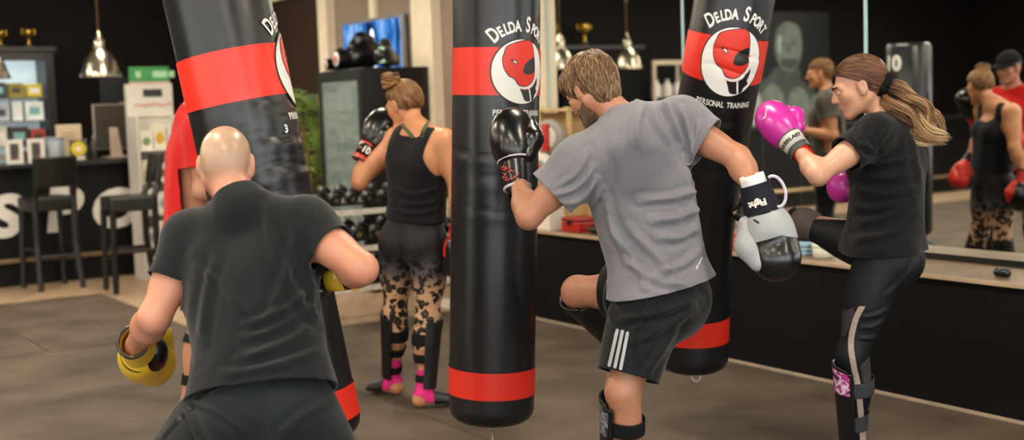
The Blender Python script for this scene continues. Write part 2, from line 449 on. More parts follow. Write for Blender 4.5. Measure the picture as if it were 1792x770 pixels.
# ================================================================== ceiling lights (long fluorescent boxes above the frame)
M_lamp = mat('lit diffuser', '#fff0d8', .4, var=.01, emit=30.)
li = 0
for a in (-1.6, -4.4, -7.2, -10.2):
    for t in (-8.2, -5.6, -3.0, -.4, 2.2, 4.6):
        g = thing('ceiling_light', 'long ceiling light, %s row from the mirror, %s from the shop windows' % (['first', 'second', 'third', 'fourth'][li // 6], ['first', 'second', 'third', 'fourth', 'fifth', 'sixth'][li % 6]), 'ceiling light', R(a, t, ZC - .09), ANG, 'ceiling lights')
        rbox('housing', (a - .18, t - .62, ZC - .07), (a + .18, t + .62, ZC - .001), M_black, g, bevel=.004)
        rbox('diffuser', (a - .15, t - .58, ZC - .085), (a + .15, t + .58, ZC - .0702), M_lamp, g, bevel=0)
        li += 1

# ================================================================== wall with the television
ta, tb = t_at(708, D - .06, 100), t_at(603, D - .06, 100)
zt = z_at(655, 32, D - .06, (ta + tb) / 2)
g = thing('television', 'flat television showing blue and white picture, on the taupe wall above the fridge', 'television', R(D - .03, (ta + tb) / 2, zt - .72), ANG)
rbox('frame', (D - .075, ta, zt - .72), (D - .03, tb, zt), mat('silver bezel', '#b9bcc2', .3, .6), g, bevel=.004)
rbox('bracket', (D - .03, (ta + tb) / 2 - .2, zt - .5), (D - .0005, (ta + tb) / 2 + .2, zt - .2), M_blackplastic, g, bevel=.002)
m = bpy.data.materials.new('television picture'); m.use_nodes = True
nt = m.node_tree; N = nt.nodes; L = nt.links; b = N['Principled BSDF']
tc = N.new('ShaderNodeTexCoord'); mp = N.new('ShaderNodeMapping'); mp.inputs['Scale'].default_value = (1, 5.5, 1.6); L.new(tc.outputs['Object'], mp.inputs[0])
ns = N.new('ShaderNodeTexNoise'); ns.inputs['Scale'].default_value = 1.5; ns.inputs['Detail'].default_value = 3; L.new(mp.outputs[0], ns.inputs['Vector'])
rp = N.new('ShaderNodeValToRGB'); L.new(ns.outputs['Fac'], rp.inputs[0]); el = rp.color_ramp.elements
el[0].position = .36; el[0].color = (*lin('#0c1c3a'), 1); el[1].position = .47; el[1].color = (*lin('#2a66b4'), 1)
for p_, c_ in ((.55, '#4d8fd8'), (.62, '#8fb8ea')): x = el.new(p_); x.color = (*lin(c_), 1)
L.new(rp.outputs[0], b.inputs['Emission Color']); b.inputs['Emission Strength'].default_value = .7; b.inputs['Base Color'].default_value = (0, 0, 0, 1); b.inputs['Roughness'].default_value = .2
rbox('screen', (D - .078, ta + .03, zt - .69), (D - .0752, tb - .03, zt - .03), m, g, bevel=0)
# bright shape in the picture
tm = (ta + tb) / 2 - .02
mb = MB(True); pl = smooth_poly([(tm - .10, zt - .66), (tm - .07, zt - .4), (tm - .045, zt - .14), (tm + .02, zt - .12), (tm + .055, zt - .4), (tm + .12, zt - .66)], 5)
mb.add([(D - .0788, p[0], p[1]) for p in pl] + [(D - .0782, p[0], p[1]) for p in pl], [tuple(range(len(pl)))[::-1]])
mb.build('bright_figure', mat('television white', '#cfe0f4', .3, emit=1.), g)

# glass fridge against the wall
M_fr = mat('black fridge steel', '#101215', .28, var=.1)
tf = t_at(628, -.28, 120); tf2 = t_at(555, -.28, 120); zf = z_at(628, 118, -.28, tf)
g = thing('display_fridge', 'tall black fridge with glass door, black gloves lying on top', 'fridge', R(.05, (tf + tf2) / 2, -.012), ANG)
mb = MB(True)
mb.box((-.23, tf, -.012), (.38, tf + .03, zf)); mb.box((-.23, tf2 - .03, -.012), (.38, tf2, zf)); mb.box((.355, tf + .03, -.012), (.38, tf2 - .03, zf))
mb.box((-.23, tf + .03, zf - .04), (.355, tf2 - .03, zf)); mb.box((-.23, tf + .03, -.012), (.355, tf2 - .03, .12))
mb.build('cabinet', M_fr, g, bevel=.004)
mb = MB(True); fr = .05
mb.box((-.28, tf, .12), (-.235, tf + fr, zf - .01)); mb.box((-.28, tf2 - fr, .12), (-.235, tf2, zf - .01)); mb.box((-.28, tf + fr, .12), (-.235, tf2 - fr, .2)); mb.box((-.28, tf + fr, zf - .1), (-.235, tf2 - fr, zf - .01))
dr = mb.build('door', M_fr, g, bevel=.003)
M_gl = bpy.data.materials.new('fridge glass'); M_gl.use_nodes = True; b = M_gl.node_tree.nodes['Principled BSDF']
b.inputs['Base Color'].default_value = (.55, .72, .7, 1); b.inputs['Roughness'].default_value = .05; b.inputs['Transmission Weight'].default_value = .75
pn = rbox('pane', (-.266, tf + fr, .2), (-.25, tf2 - fr, zf - .1), M_gl, g, bevel=0); 
hb = rbox('handle', (-.315, tf + .012, .8), (-.28, tf + .035, 1.2), M_steel, g, bevel=.004)
M_fin = mat('lit fridge lining', '#9fc4bd', .5, var=.1, emit=.4)
rbox('lining', (.34, tf + .03, .12), (.354, tf2 - .03, zf - .04), M_fin, g, bevel=0)
zs = [.45, .8, 1.15, 1.5]
for z in zs: rbox('shelf', (-.2, tf + .03, z - .012), (.339, tf2 - .03, z), M_steel, g, bevel=0)
# bottles in the fridge, one by one
def bottle(loc, h, r, m, cap, lab, grp, name='bottle', cat='bottle', room=True):
    c = R(*loc) if room else np.asarray(loc)
    g = thing(name, lab, cat, c, ANG, grp)
    mb = MB(); mb.lathe([(r * .9, 0), (r, .01), (r, h * .55), (r * .85, h * .68), (r * .4, h * .82), (r * .38, h * .92)], c, 14); mb.build('body', m, g, smooth=True)
    MB().lathe([(r * .45, h * .90), (r * .45, h)], c, 12).build('cap', cap, g)
    return g
bm_ = [mat('pale drink bottle', '#d7dccb', .25), mat('blue drink bottle', '#3d7fa6', .25), mat('yellow drink bottle', '#c9b04a', .25), mat('green drink bottle', '#4f8f60', .25)]
bi = 0
for zi, z in enumerate([.12] + zs):
    for j in range(3):
        t = tf + .09 + j * (tf2 - tf - .18) / 2
        bottle((-.13, t, z + .002), .22, .033, bm_[(zi * 2 + j) % 4], M_white, ['%s drink bottle %s on the %s shelf of the fridge' % (c_, q_, r_) for c_, q_, r_ in [(['pale', 'blue', 'yellow', 'green'][(zi * 2 + j) % 4], ['near the handle', 'in the middle', 'near the hinge'][j], ['bottom', 'second', 'third', 'fourth', 'top'][zi])]][0], 'drinks in the fridge')
        bi += 1

# big palm beside the fridge
M_leaf = mat('palm leaf', '#4f6b2a', .5, var=.35, scale=6, col2='#7f9440')
M_pot = mat('dark planter', '#1d1b1a', .5)
pc = R(-.12, 3.2, -.012)
g = thing('potted_palm', 'bushy green palm in dark planter beside the fridge', 'plant', pc, 0)
MB().lathe([(.14, 0), (.19, .34), (.205, .36), (.19, .37), (.17, .33), (.0, .33)], pc, 28).build('planter', M_pot, g, smooth=True)
tr = MB()
leafb = []
for s_ in range(4): 
    an = s_ * 1.6; base = pc + np.array([.05 * math.cos(an), .05 * math.sin(an), .33]); tp = base + np.array([.12 * math.cos(an), .12 * math.sin(an), .75 + .2 * s_])
    tr.rings([base, (base + tp) / 2 + .01, tp], [.02, .016, .012], 8)
    leafb.append(tp); 
tr.build('stem', mat('palm stem', '#6d5b34', .7), g, smooth=True)
fol = MB()
def frond(base, an, el_, ln, wd, mb):
    dirh = np.array([math.cos(an), math.sin(an), 0]); pts = []
    for i in range(9):
        u = i / 8; pts.append(base + dirh * ln * (math.cos(el_) * u) + np.array([0, 0, ln * (math.sin(el_) * u - .55 * u * u)]))
    mb.rings(pts, [.006 * (1 - .7 * i / 8) for i in range(9)], 5)
    side = np.cross(dirh, [0, 0, 1])
    for i in range(1, 9):
        for sg in (-1, 1):
            u = i / 8; l = wd * (1.1 - .75 * abs(u - .45)); q = pts[i]; fw = nrm(pts[i] - pts[i - 1])
            tip = q + (side * sg * .8 + fw * .65) * l + np.array([0, 0, -.25 * l]); w_ = fw * .022
            mid = (q + tip) / 2 + np.array([0, 0, .03 * l])
            mb.add([q - w_ * .4, q + w_ * .4, mid + w_, mid - w_, tip], [(0, 1, 2, 3), (3, 2, 4)])
for lv in range(46):
    bp_ = leafb[lv % 4] - np.array([0, 0, rnd.uniform(0, .75)]) + np.array([rnd.uniform(-.05, .05), rnd.uniform(-.05, .05), 0])
    frond(bp_, rnd.uniform(0, 2 * PI) , rnd.uniform(.3, 1.35), rnd.uniform(.5, .95), rnd.uniform(.16, .26), fol)
# keep the fronds clear of the wall and the fridge
FV = np.array([room(v) for v in fol.V]); FV[:, 0] = np.minimum(FV[:, 0], D - .16 - .04 * np.random.RandomState(1).rand(len(FV)))
FV[:, 1] = np.maximum(FV[:, 1], tf2 + .13)
fol.V = [tuple(R(*v)) for v in FV]
fol.build('foliage', M_leaf, g, smooth=False, solid=.0015)

# ================================================================== dumbbell rack
M_rack = mat('black powder coated steel', '#121212', .45)
M_iron = mat('black cast iron', '#141416', .35, var=.3, scale=20)
tr0 = .95; a0 = a_at(541, tr0, 372); a1 = a_at(806, tr0, 360)
zr = [z_at(600, 372, (a0 + a1) / 2 - .4, tr0), 0, 0]; zr[1] = zr[0] - .27; zr[2] = zr[0] - .56
g = thing('dumbbell_rack', 'three tier dumbbell rack with pale rails in front of the fridge', 'rack', R((a0 + a1) / 2, tr0 + .2, -.012), ANG)
for a in (a0 + .12, a1 - .12):
    mb = MB(True); mb.box((a - .035, tr0 + .31, .046), (a + .035, tr0 + .37, zr[0] + .06)); mb.build('upright', M_rack, g, bevel=.005)
    mb = MB(True); mb.box((a - .05, tr0 - .06, -.012), (a + .05, tr0 + .42, .045)); mb.build('foot', M_white, g, bevel=.005)
for i, z in enumerate(zr):
    dz = .05
    mb = MB(True)
    for off in (.03, .19): mb.box((a0, tr0 + off, z - .02 + off * .25), (a1, tr0 + off + .05, z + off * .25))
    for a in (a0 + .12, a1 - .12): mb.box((a - .03, tr0 + .02, z - .035), (a + .03, tr0 + .311, z - .005))
    mb.build('tier', M_rack, g, bevel=.003)
    rbox('label_rail', (a0, tr0 - .004, z - .028), (a1, tr0 + .014, z + .012), mat('pale label rail', '#cfcabf', .5, var=.2, scale=30), g, bevel=.002)
# one dumbbell; copies along the three tiers
def dumbbell(c, r, ln):
    g = thing('dumbbell', 'x', 'dumbbell', c, ANG, 'dumbbells on the rack')
    M = Matrix.Translation(c) @ Matrix.Rotation(ANG, 4, 'Z') @ Matrix.Rotation(math.radians(14), 4, 'X')
    mb = MB(M=M); mb.rings([(0, -ln * .3, 0), (0, -ln * .15, 0), (0, 0, 0), (0, ln * .15, 0), (0, ln * .3, 0)], [.013, .015, .0165, .015, .013], 12); mb.build('handle', M_chrome, g, smooth=True)
    for s in (-1, 1):
        mb = MB(M=M); y0, y1 = s * ln * .24, s * ln * .5
        mb.rings([(0, y0, 0), (0, y0 + (y1 - y0) * .12, 0), (0, y0 + (y1 - y0) * .88, 0), (0, y1, 0)], [r * .82, r, r, r * .82], 6 if r > 2 else 14)
        hd = mb.build('head', M_iron, g, smooth=False, bevel=.003)
        mb = MB(M=M); mb.rings([(0, y1 - s * .001, 0), (0, y1 + s * .004, 0)], [r * .45, r * .42], 14); cpp = mb.build('end_cap', M_chrome, g, smooth=False)
    return g
dproto = {}
for ti, z in enumerate(zr):
    nper = (9, 8, 7)[ti]; r = (.048, .058, .066)[ti]
    for j in range(nper):
        a = a0 + .09 + j * (a1 - a0 - .18) / (nper - 1)
        c = R(a, tr0 + .135, z + .072 + r * .9)
        if ti not in dproto: o = dproto[ti] = dumbbell(c, r, .24)
        else: o = copy_tree(dproto[ti]); o.location = c
        o['label'] = 'black dumbbell with chrome handle, %s from the plant end of the %s tier' % (['first', 'second', 'third', 'fourth', 'fifth', 'sixth', 'seventh', 'eighth', 'ninth'][j], ['top', 'middle', 'bottom'][ti])

# ================================================================== THE BAR
tb0 = 5.0; ab1 = a_at(246, tb0, 470)
ztop = z_at(150, 281, a_at(150, tb0 - .05), tb0 - .05)
bc_ = R(ab1 - 2, tb0 + .3, -.012)
g = thing('bar_counter', 'long black bar counter with white letters on its front', 'bar', bc_, ANG)
rbox('front_panel', (-11.5, tb0, -.012), (ab1, tb0 + .04, ztop - .04), M_blacksatin, g, bevel=.003)
rbox('side_panel', (ab1 - .04, tb0 + .04, -.012), (ab1, tb0 + .6, ztop - .04), M_blacksatin, g, bevel=.003)
rbox('counter_top', (-11.5, tb0 - .14, ztop - .04), (ab1 + .03, tb0 + .62, ztop), mat('dark counter top', '#1f1d1b', .35), g, bevel=.004)
mb = MB(True); zr_ = z_at(60, 453, a_at(60, tb0 - .1), tb0 - .1); mb.cyl((-11.4, tb0 - .1, zr_), (ab1 - .05, tb0 - .1, zr_), .024, 14); mb.build('foot_rail', mat('pale brass rail', '#d8bd97', .25, .6), g, smooth=True)
for j in range(9):
    a = ab1 - .25 - j * 1.1; mb = MB(True); mb.cyl((a, tb0, zr_), (a, tb0 - .1, zr_), .014, 8); mb.build('rail_bracket', M_steel, g, smooth=True)
for j in range(8):
    a = ab1 - .62 - j * .72; mb = MB(True); mb.box((a - .012, tb0 - .006, .02), (a + .012, tb0 + .001, ztop - .06)); mb.build('joint_strip', mat('black joint', '#1b1a1a', .4), g)
for ch, px, py, h_ in (('S', 6, 378, 78), ('P', 112, 366, 78), ('O', 201, 364, 72)):
    V, Fc = text2d(ch, 1., .045); V = V - (V.min(0) + V.max(0)) / 2; s_ = np.ptp(V[:, 1]); a = a_at(px, tb0 - .004); z = z_at(px, py, a, tb0 - .004)
    hh = h_ / (F / R(a, tb0)[1]); V = V * hh / s_
    V[:, 0] += V[:, 1] * .12
    W = [R(a + v[0] * 1.12, tb0 - .004, z + v[1]) for v in V]; mk('letter', W, Fc, M_letter, g, smooth=False, solid=.003)

# stools
M_stool = mat('black leatherette', '#15120f', .38, var=.15, bump=.1, bscale=90)
M_leg = mat('black stained wood', '#0d0b0a', .4)
def stool(px, py, rot, lab):
    c = FL(px, py, -.012); c = np.array([c[0], c[1], -.012])
    g = thing('bar_stool', lab, 'bar stool', c, rot, 'bar stools')
    M = Matrix.Translation(c) @ Matrix.Rotation(rot, 4, 'Z'); hs = .84
    MB(M=M).box((-.2, -.2, hs - .13), (.2, .2, hs)).build('seat', M_stool, g, bevel=.02)
    for sx in (-1, 1):
        mb = MB(M=M); mb.rings([(sx * .19, .19, 0), (sx * .175, .175, hs - .12)], [.026, .03], 4); mb.build('leg', M_leg, g)
        mb = MB(M=M); mb.rings([(sx * .19, -.25, 0), (sx * .175, -.19, hs * .5), (sx * .175, -.19, hs), (sx * .17, -.25, hs + .12)], [.026, .03, .03, .026], 4); mb.build('leg', M_leg, g)
    mb = MB(M=M)
    V = []; 
    for i in range(9):
        x = -.2 + .05 * i; bow = -.03 * (1 - (x / .2) ** 2)
        for (y, z) in ((-.2, hs + .1), (-.25, hs + .1), (-.285, hs + .36), (-.25, hs + .36)): V.append((x, y + bow, z))
    Fq = [(i * 4 + k_, i * 4 + (k_ + 1) % 4, (i + 1) * 4 + (k_ + 1) % 4, (i + 1) * 4 + k_) for i in range(8) for k_ in range(4)] + [(3, 2, 1, 0), (32, 33, 34, 35)]
    mb.add(V, Fq); mb.build('backrest', M_stool, g, bevel=.012)
    for (x0, y0, x1, y1, z) in ((-.18, .18, .18, .18, .3), (-.18, -.2, -.18, .18, .36), (.18, -.2, .18, .18, .36), (-.18, -.2, .18, -.2, .3)):
        mb = MB(M=M); mb.rings([(x0, y0, z), (x1, y1, z)], [.018, .018], 4); mb.build('stretcher', M_leg, g)
    return g
stool(92, 503, ANG + .12, 'black bar stool seen from behind, in front of the letter P')
stool(233, 507, ANG + PI / 2 - .05, 'black bar stool standing sideways beside the white brochure rack')

# brochure rack
tq = 4.35; aq0 = a_at(244, tq, 300); aq1 = a_at(326, tq, 300); zq = z_at(280, 145, (aq0 + aq1) / 2, tq)
M_rackw = mat('white display card', '#d4cec4', .5, var=.05)
g = thing('brochure_rack', 'tall white product display rack with green header beside the bar', 'display rack', R((aq0 + aq1) / 2, tq + .2, -.012), ANG)
rbox('back_panel', (aq0, tq + .3, -.012), (aq1, tq + .33, zq), M_rackw, g, bevel=.003)
for a in (aq0, aq1 - .02): rbox('side_panel', (a, tq, -.012), (a + .02, tq + .3, zq - .3), M_rackw, g, bevel=.003)
rbox('base', (aq0 + .02, tq, -.012), (aq1 - .02, tq + .3, .004), M_rackw, g, bevel=.003)
hp = rbox('header_panel', (aq0, tq + .27, zq - .31), (aq1, tq + .299, zq), M_rackw, g, bevel=.003)
hg = rbox('header_card', (aq0 + .04, tq + .27, zq + .02), (aq1 - .02, tq + .285, zq + .16), mat('green card', '#3f8f4e', .5), g, bevel=.002)
rbox('card_footer', (aq0 + .04, tq + .268, zq - .0), (aq1 - .02, tq + .285, zq + .02), mat('pink grey card', '#c9a79c', .5), g, bevel=.001)
for j in range(3):
    mb = MB(True); x = aq0 + .1 + j * .16; mb.box((x, tq + .266, zq + .06), (x + (.14 if j == 1 else .05), tq + .2695, zq + .12)); mb.build('card_mark', mat('pale green print', '#a6d0a8', .5), g)
rbox('header_label', (aq0 + .16, tq + .264, zq - .12), (aq0 + .34, tq + .2695, zq - .05), mat('dark label', '#2b2926', .5), g, bevel=0)
mb = MB(True)
for j in range(7): mb.rings([(aq0 + .07 + j * .052, tq + .268, zq - .21 + .008 * math.sin(j * 2.2)), (aq0 + .10 + j * .052, tq + .268, zq - .185 - .01 * math.sin(j * 1.7)), (aq0 + .115 + j * .052, tq + .268, zq - .205)], .006, 5)
mb.build('red_script', mat('red print', '#b8554a', .5), g)
prod = [('#e8e3d8', '#7a9a5a'), ('#e5dcc4', '#d6a92e'), ('#ded6cc', '#8a5a4a'), ('#e6e0d6', '#9aa4ad')]
pk = 0
zlev = [zq - .33 - .30 * i for i in range(5)]
for li_, z in enumerate(zlev):
    rbox('shelf', (aq0 + .02, tq, z - .30), (aq1 - .02, tq + .3, z - .285), M_rackw, g, bevel=0)
    for j in range(3):
        w_ = (aq1 - aq0 - .06) / 3; x = aq0 + .03 + j * w_
        c1, c2 = prod[(li_ + j) % 4]
        q = thing('product_box', '%s box with %s print, %s, %s shelf of the white display rack' % (['cream', 'pale', 'grey white', 'white'][(li_ + j) % 4], ['green', 'yellow', 'brown', 'blue grey'][(li_ + j) % 4], ['bar end', 'middle', 'wall end'][j], ['topmost', 'second', 'third', 'fourth', 'fifth', 'lowest'][li_]), 'box', R(x + w_ / 2, tq + .1, z - .284), ANG, 'boxes on the display rack')
        hh = .2 + .03 * ((li_ + 2 * j) % 3 - 1)
        rbox('carton', (x + .006, tq + .03, z - .284), (x + w_ - .006, tq + .16, z - .284 + hh), mat('carton ' + c1, c1, .5, var=.08), q, bevel=.003)
        mb = MB(True); mb.ell((x + w_ / 2, tq + .03, z - .284 + hh * .45), (w_ * .3, .003, hh * .24), 14, 8); mb.build('print', mat('print ' + c2, c2, .5), q, smooth=True)

# things on the counter
tc0 = tb0 + .02
def on_counter(px, w_, t=None):
    t = tc0 if t is None else t; a = a_at(px, t); s_ = F / R(a, t)[1]; return a, w_ / s_ / 1.16, s_
for px, lab in ((28, 'white framed picture leaning on the bar counter, nearer the counter end with the stools'), (66, 'white framed picture leaning on the bar counter beside the grey canister')):
    a, w_, s_ = on_counter(px, 33); h = 42 / s_
    g = thing('picture_frame', lab, 'picture frame', R(a, tc0, ztop), ANG, 'frames on the bar')
    mb = MB(True); f_ = .035
    mb.box((a - w_ / 2, tc0, ztop), (a - w_ / 2 + f_, tc0 + .02, ztop + h)); mb.box((a + w_ / 2 - f_, tc0, ztop), (a + w_ / 2, tc0 + .02, ztop + h)); mb.box((a - w_ / 2 + f_, tc0, ztop), (a + w_ / 2 - f_, tc0 + .02, ztop + f_)); mb.box((a - w_ / 2 + f_, tc0, ztop + h - f_), (a + w_ / 2 - f_, tc0 + .02, ztop + h))
    mb.build('frame', M_white, g, bevel=.002)
    rbox('print', (a - w_ / 2 + f_, tc0 + .006, ztop + f_), (a + w_ / 2 - f_, tc0 + .015, ztop + h - f_), mat('dark grey print', '#4b423e', .4, var=.5, scale=14), g, bevel=0)
    for dx, dz in ((.02, .33), (.03, .1)): mb = MB(True); mb.ell((a + dx * 1.3, tc0 + .005, ztop + dz * h / .23 * .6), (.022, .002, .016)); mb.build('red_spot', mat('red print spot', '#b3524a', .5), g, smooth=True)
    rbox('stand', (a - .02, tc0 + .02, ztop), (a + .02, tc0 + .07, ztop + h * .5), M_blackplastic, g)
a, w_, s_ = on_counter(102, 32); c = R(a, tc0 + .08, ztop)
g = thing('canister', 'grey ribbed canister on the bar between the framed pictures and the cardboard sign', 'canister', c, ANG)
MB().lathe([(.085, 0), (.088, .01), (.088, .215), (.08, .22)], c, 32).build('body', mat('grey blue tin', '#8b939b', .4, .2), g, smooth=True)
MB().lathe([(.0885, .205), (.09, .21), (.09, .228), (.08, .232), (0, .232)], c, 32).build('lid', mat('grey tin lid', '#7c848c', .4, .2), g, smooth=True)
a, w_, s_ = on_counter(125, 50, tb0 + .3); h = 62 / s_
g = thing('cardboard_sign', 'cream cardboard sign standing on the bar behind the yellow badge box', 'sign', R(a, tb0 + .3, ztop), ANG)
rbox('card', (a - w_ / 2, tb0 + .3, ztop), (a + w_ / 2, tb0 + .325, ztop + h), mat('cream cardboard', '#cbb99d', .6, var=.06), g, bevel=.008)
mb = MB(True)
for z in (.55, .65, .75): mb.box((a - w_ * .28, tb0 + .2975, ztop + h * z), (a + w_ * .3, tb0 + .2995, ztop + h * z + .008))
mb.build('printed_lines', mat('brown print', '#8d7a62', .6), g)
a, w_, s_ = on_counter(140, 26); h = 36 / s_
g = thing('badge_box', 'small dark box with round yellow badge on the bar counter', 'box', R(a, tc0 + .04, ztop), ANG)
rbox('carton', (a - w_ / 2, tc0, ztop), (a + w_ / 2, tc0 + .08, ztop + h), mat('dark brown carton', '#5b4432', .5), g, bevel=.003)
rbox('pale_band', (a - w_ / 2 + .003, tc0 - .002, ztop + .01), (a + w_ / 2 - .003, tc0 - .0002, ztop + .04), M_white, g, bevel=0)
for rr, cc, o_ in ((.07, '#d8cf2c', .0015), (.05, '#e6b52e', .003), (.028, '#efe3cf', .0045)):
    mb = MB(True); mb.cyl((a, tc0 - o_, ztop + h * .58), (a, tc0 - .0001, ztop + h * .58), rr, 24); mb.build('badge_ring', mat('badge ' + cc, cc, .5), g)
a, w_, s_ = on_counter(160, 12); 
for px, lab, hh in ((153, 'dark pepper grinder on the bar beside the yellow badge box', .2), (167, 'slim grey bottle on the bar beside the monitor', .23)):
    a = a_at(px, tc0 + .1); bottle((a, tc0 + .1, ztop), hh, .03, mat('dark glass', '#3a3a38', .2), M_steel, lab, 'small bottles on the bar')
# monitors
tm_ = tb0 + .5
a, w_, s_ = on_counter(205, 78, tm_); zc_ = z_at(205, 262, a, tm_); h = 76 / s_
g = thing('computer', 'silver all in one computer seen from behind at the end of the bar', 'computer', R(a, tm_, ztop), ANG)
rbox('screen_housing', (a - w_ / 2, tm_, ztop + .09), (a + w_ / 2, tm_ + .03, ztop + .09 + h), mat('dark aluminium', '#4b443e', .35, .5), g, bevel=.008)
rbox('bezel', (a - w_ / 2 - .012, tm_ + .003, ztop + .085), (a + w_ / 2 + .012, tm_ + .027, ztop + .098 + h), mat('pale aluminium', '#b0a69b', .3, .7), g, bevel=.004)
mb = MB(True); mb.add([(a - .06, tm_ - .03, ztop + .012), (a + .06, tm_ - .03, ztop + .012), (a + .03, tm_ - .004, ztop + .3), (a - .05, tm_ - .004, ztop + .3), (a - .06, tm_ - .022, ztop + .012), (a + .06, tm_ - .022, ztop + .012), (a + .03, tm_ + .004, ztop + .3), (a - .05, tm_ + .004, ztop + .3)], [(0, 1, 2, 3), (7, 6, 5, 4), (1, 5, 6, 2), (0, 3, 7, 4), (3, 2, 6, 7), (0, 4, 5, 1)]); mb.build('stand', mat('stand aluminium', '#c4b3a2', .35, .4), g, bevel=.004)
rbox('foot', (a - .12, tm_ - .12, ztop), (a + .12, tm_ + .1, ztop + .012), mat('stand aluminium', '#c4b3a2', .35, .4), g, bevel=.004)
tm2 = 6.1; a = a_at(222, tm2); z = z_at(222, 185, a, tm2)
g = thing('monitor', 'black monitor on the shelf behind the bar, above the silver computer', 'monitor', R(a, tm2, z - .4), ANG)
rbox('screen_housing', (a - .22, tm2, z - .02), (a + .22, tm2 + .04, z + .3), M_blackplastic, g, bevel=.006)
rbox('badge', (a - .035, tm2 - .002, z + .02), (a + .035, tm2 - .0002, z + .04), M_steel, g, bevel=0)
rbox('stand', (a - .04, tm2 + .041, ztop - .15), (a + .04, tm2 + .08, z + .15), M_blackplastic, g, bevel=.004)
rbox('foot', (a - .14, tm2 - .05, ztop - .162), (a + .14, tm2 + .16, ztop - .15), M_blackplastic, g, bevel=.004)
g = thing('back_counter', 'black counter along the wall behind the bar', 'counter', R(-4, 6.5, -.012), ANG)
rbox('cabinet', (-7.45, 6.0, -.012), (-1.15, TB - .002, ztop - .2), M_blacksatin, g, bevel=.004)
rbox('worktop', (-7.47, 5.96, ztop - .2), (-1.13, TB - .002, ztop - .162), M_black, g, bevel=.004)

# lit display case with gear, and two little trophies on it
tk = 6.45; ak1 = a_at(97, tk, 150); ak0 = ak1 - 2.3; zk = z_at(90, 82, ak1, tk); zb = ztop - .162
g = thing('display_case', 'black framed lit display case behind the bar', 'display case', R((ak0 + ak1) / 2, tk + .2, zb), ANG)
mb = MB(True); mb.box((ak0, tk, zb), (ak0 + .06, TB - .003, zk - .05)); mb.box((ak1 - .09, tk, zb), (ak1, TB - .003, zk - .05)); mb.box((ak0 - .02, tk - .03, zk - .05), (ak1 + .03, TB - .003, zk)); mb.box((ak0 + .06, tk, zk - .14), (ak1 - .09, tk + .03, zk - .05))
mb.build('frame', mat('dark frame wood', '#1d1815', .4), g, bevel=.004)
rbox('back_panel', (ak0 + .06, TB - .02, zb), (ak1 - .09, TB - .004, zk - .05), mat('lit pale panel', '#b9c8cc', .6, var=.2, scale=3, emit=.28), g, bevel=0)
zsh = [zb + .02, zb + .30, zb + .56, zb + .80]
for z in zsh: rbox('shelf', (ak0 + .06, tk + .03, z - .015), (ak1 - .09, TB - .021, z), mat('glass grey shelf', '#5d6668', .2), g, bevel=0)
rbox('light_strip', (ak0 + .1, tk + .035, zk - .075), (ak1 - .12, tk + .07, zk - .055), mat('case light', '#e9f4ff', .4, emit=14.), g, bevel=0)
goods = [('#8d2f2c', .2, .22, 'red carton'), ('#2d4448', .16, .18, 'dark teal carton'), ('#9a8f80', .15, .2, 'grey beige carton'), ('#9fc3d6', .1, .25, 'pale blue bottle box'),
         ('#b4443f', .14, .17, 'red tin'), ('#6b5c50', .16, .2, 'brown carton'), ('#c9c3b8', .12, .22, 'pale carton'), ('#3a3330', .18, .2, 'dark carton'),
         ('#e8efe9', .18, .2, 'white carton'), ('#58a898', .12, .2, 'teal carton'), ('#a8b6ba', .2, .18, 'silver grey carton'), ('#dfe8e8', .1, .22, 'white bottle box'),
         ('#c9b41f', .16, .14, 'yellow padded carton'), ('#b9aa9a', .17, .17, 'beige padded carton'), ('#2c2a28', .15, .16, 'black carton'), ('#8d7f1c', .14, .15, 'olive yellow carton')]
gi = 0
for si, z in enumerate(zsh):
    x = ak1 - .12
    for j in range(7):
        c_, w_, h_, nm_ = goods[(si * 4 + (j * 3) % 4 + (3 if j > 3 else 0)) % 16]
        if x - w_ < ak0 + .08: break
        q = thing('packed_gear', '%s, %s from the frame post, %s shelf of the lit case' % (nm_, ['first', 'second', 'third', 'fourth', 'fifth', 'sixth', 'seventh'][j], ['lowest', 'second', 'third', 'top'][si]), 'box', R(x - w_ / 2, tk + .12, z), ANG, 'goods in the display case')
        rbox('carton', (x - w_, tk + .07, z + .001), (x, tk + .22, z + h_), mat('goods ' + c_, c_, .45, var=.2, scale=9), q, bevel=.012 if 'padded' in nm_ else .003)
        rbox('front_label', (x - w_ * .8, tk + .067, z + h_ * .3), (x - w_ * .2, tk + .0698, z + h_ * .7), mat('goods label %d' % (gi % 3), ['#e6e6e0', '#4a3a38', '#7fb3b3'][gi % 3], .4), q, bevel=0)
        x -= w_ + .03; gi += 1
M_gold = mat('gold trophy', '#d8b24a', .2, .9)
def trophy(a, t, z, s, lab):
    c = R(a, t, z); g = thing('trophy', lab, 'trophy', c, ANG, 'trophies')
    MB().lathe([(.045 * s, 0), (.045 * s, .03 * s), (.03 * s, .035 * s)], c, 20).build('base', mat('trophy base', '#3a3026', .4), g)
    MB().lathe([(.028 * s, .035 * s), (.012 * s, .07 * s), (.012 * s, .12 * s), (.03 * s, .14 * s), (.05 * s, .19 * s), (.055 * s, .24 * s), (.05 * s, .24 * s), (.028 * s, .16 * s), (0, .15 * s)], c, 24).build('cup', M_gold, g, smooth=True)
    for sg in (-1, 1):
        mb = MB(); pts = [c + (nn * sg) * (x * s) + np.array([0, 0, z_ * s]) for x, z_ in ((.04, .16), (.075, .175), (.085, .21), (.07, .235), (.052, .23))]; mb.rings(pts, .006 * s, 8); mb.build('handle', M_gold, g, smooth=True)
    return g
trophy(a_at(17, 6.6), 6.6, zk, .75, 'small gold trophy on the display case, the one farther from the lamp')
trophy(a_at(66, 6.6), 6.6, zk, .8, 'small gold trophy on the display case, the one nearer the lamp')

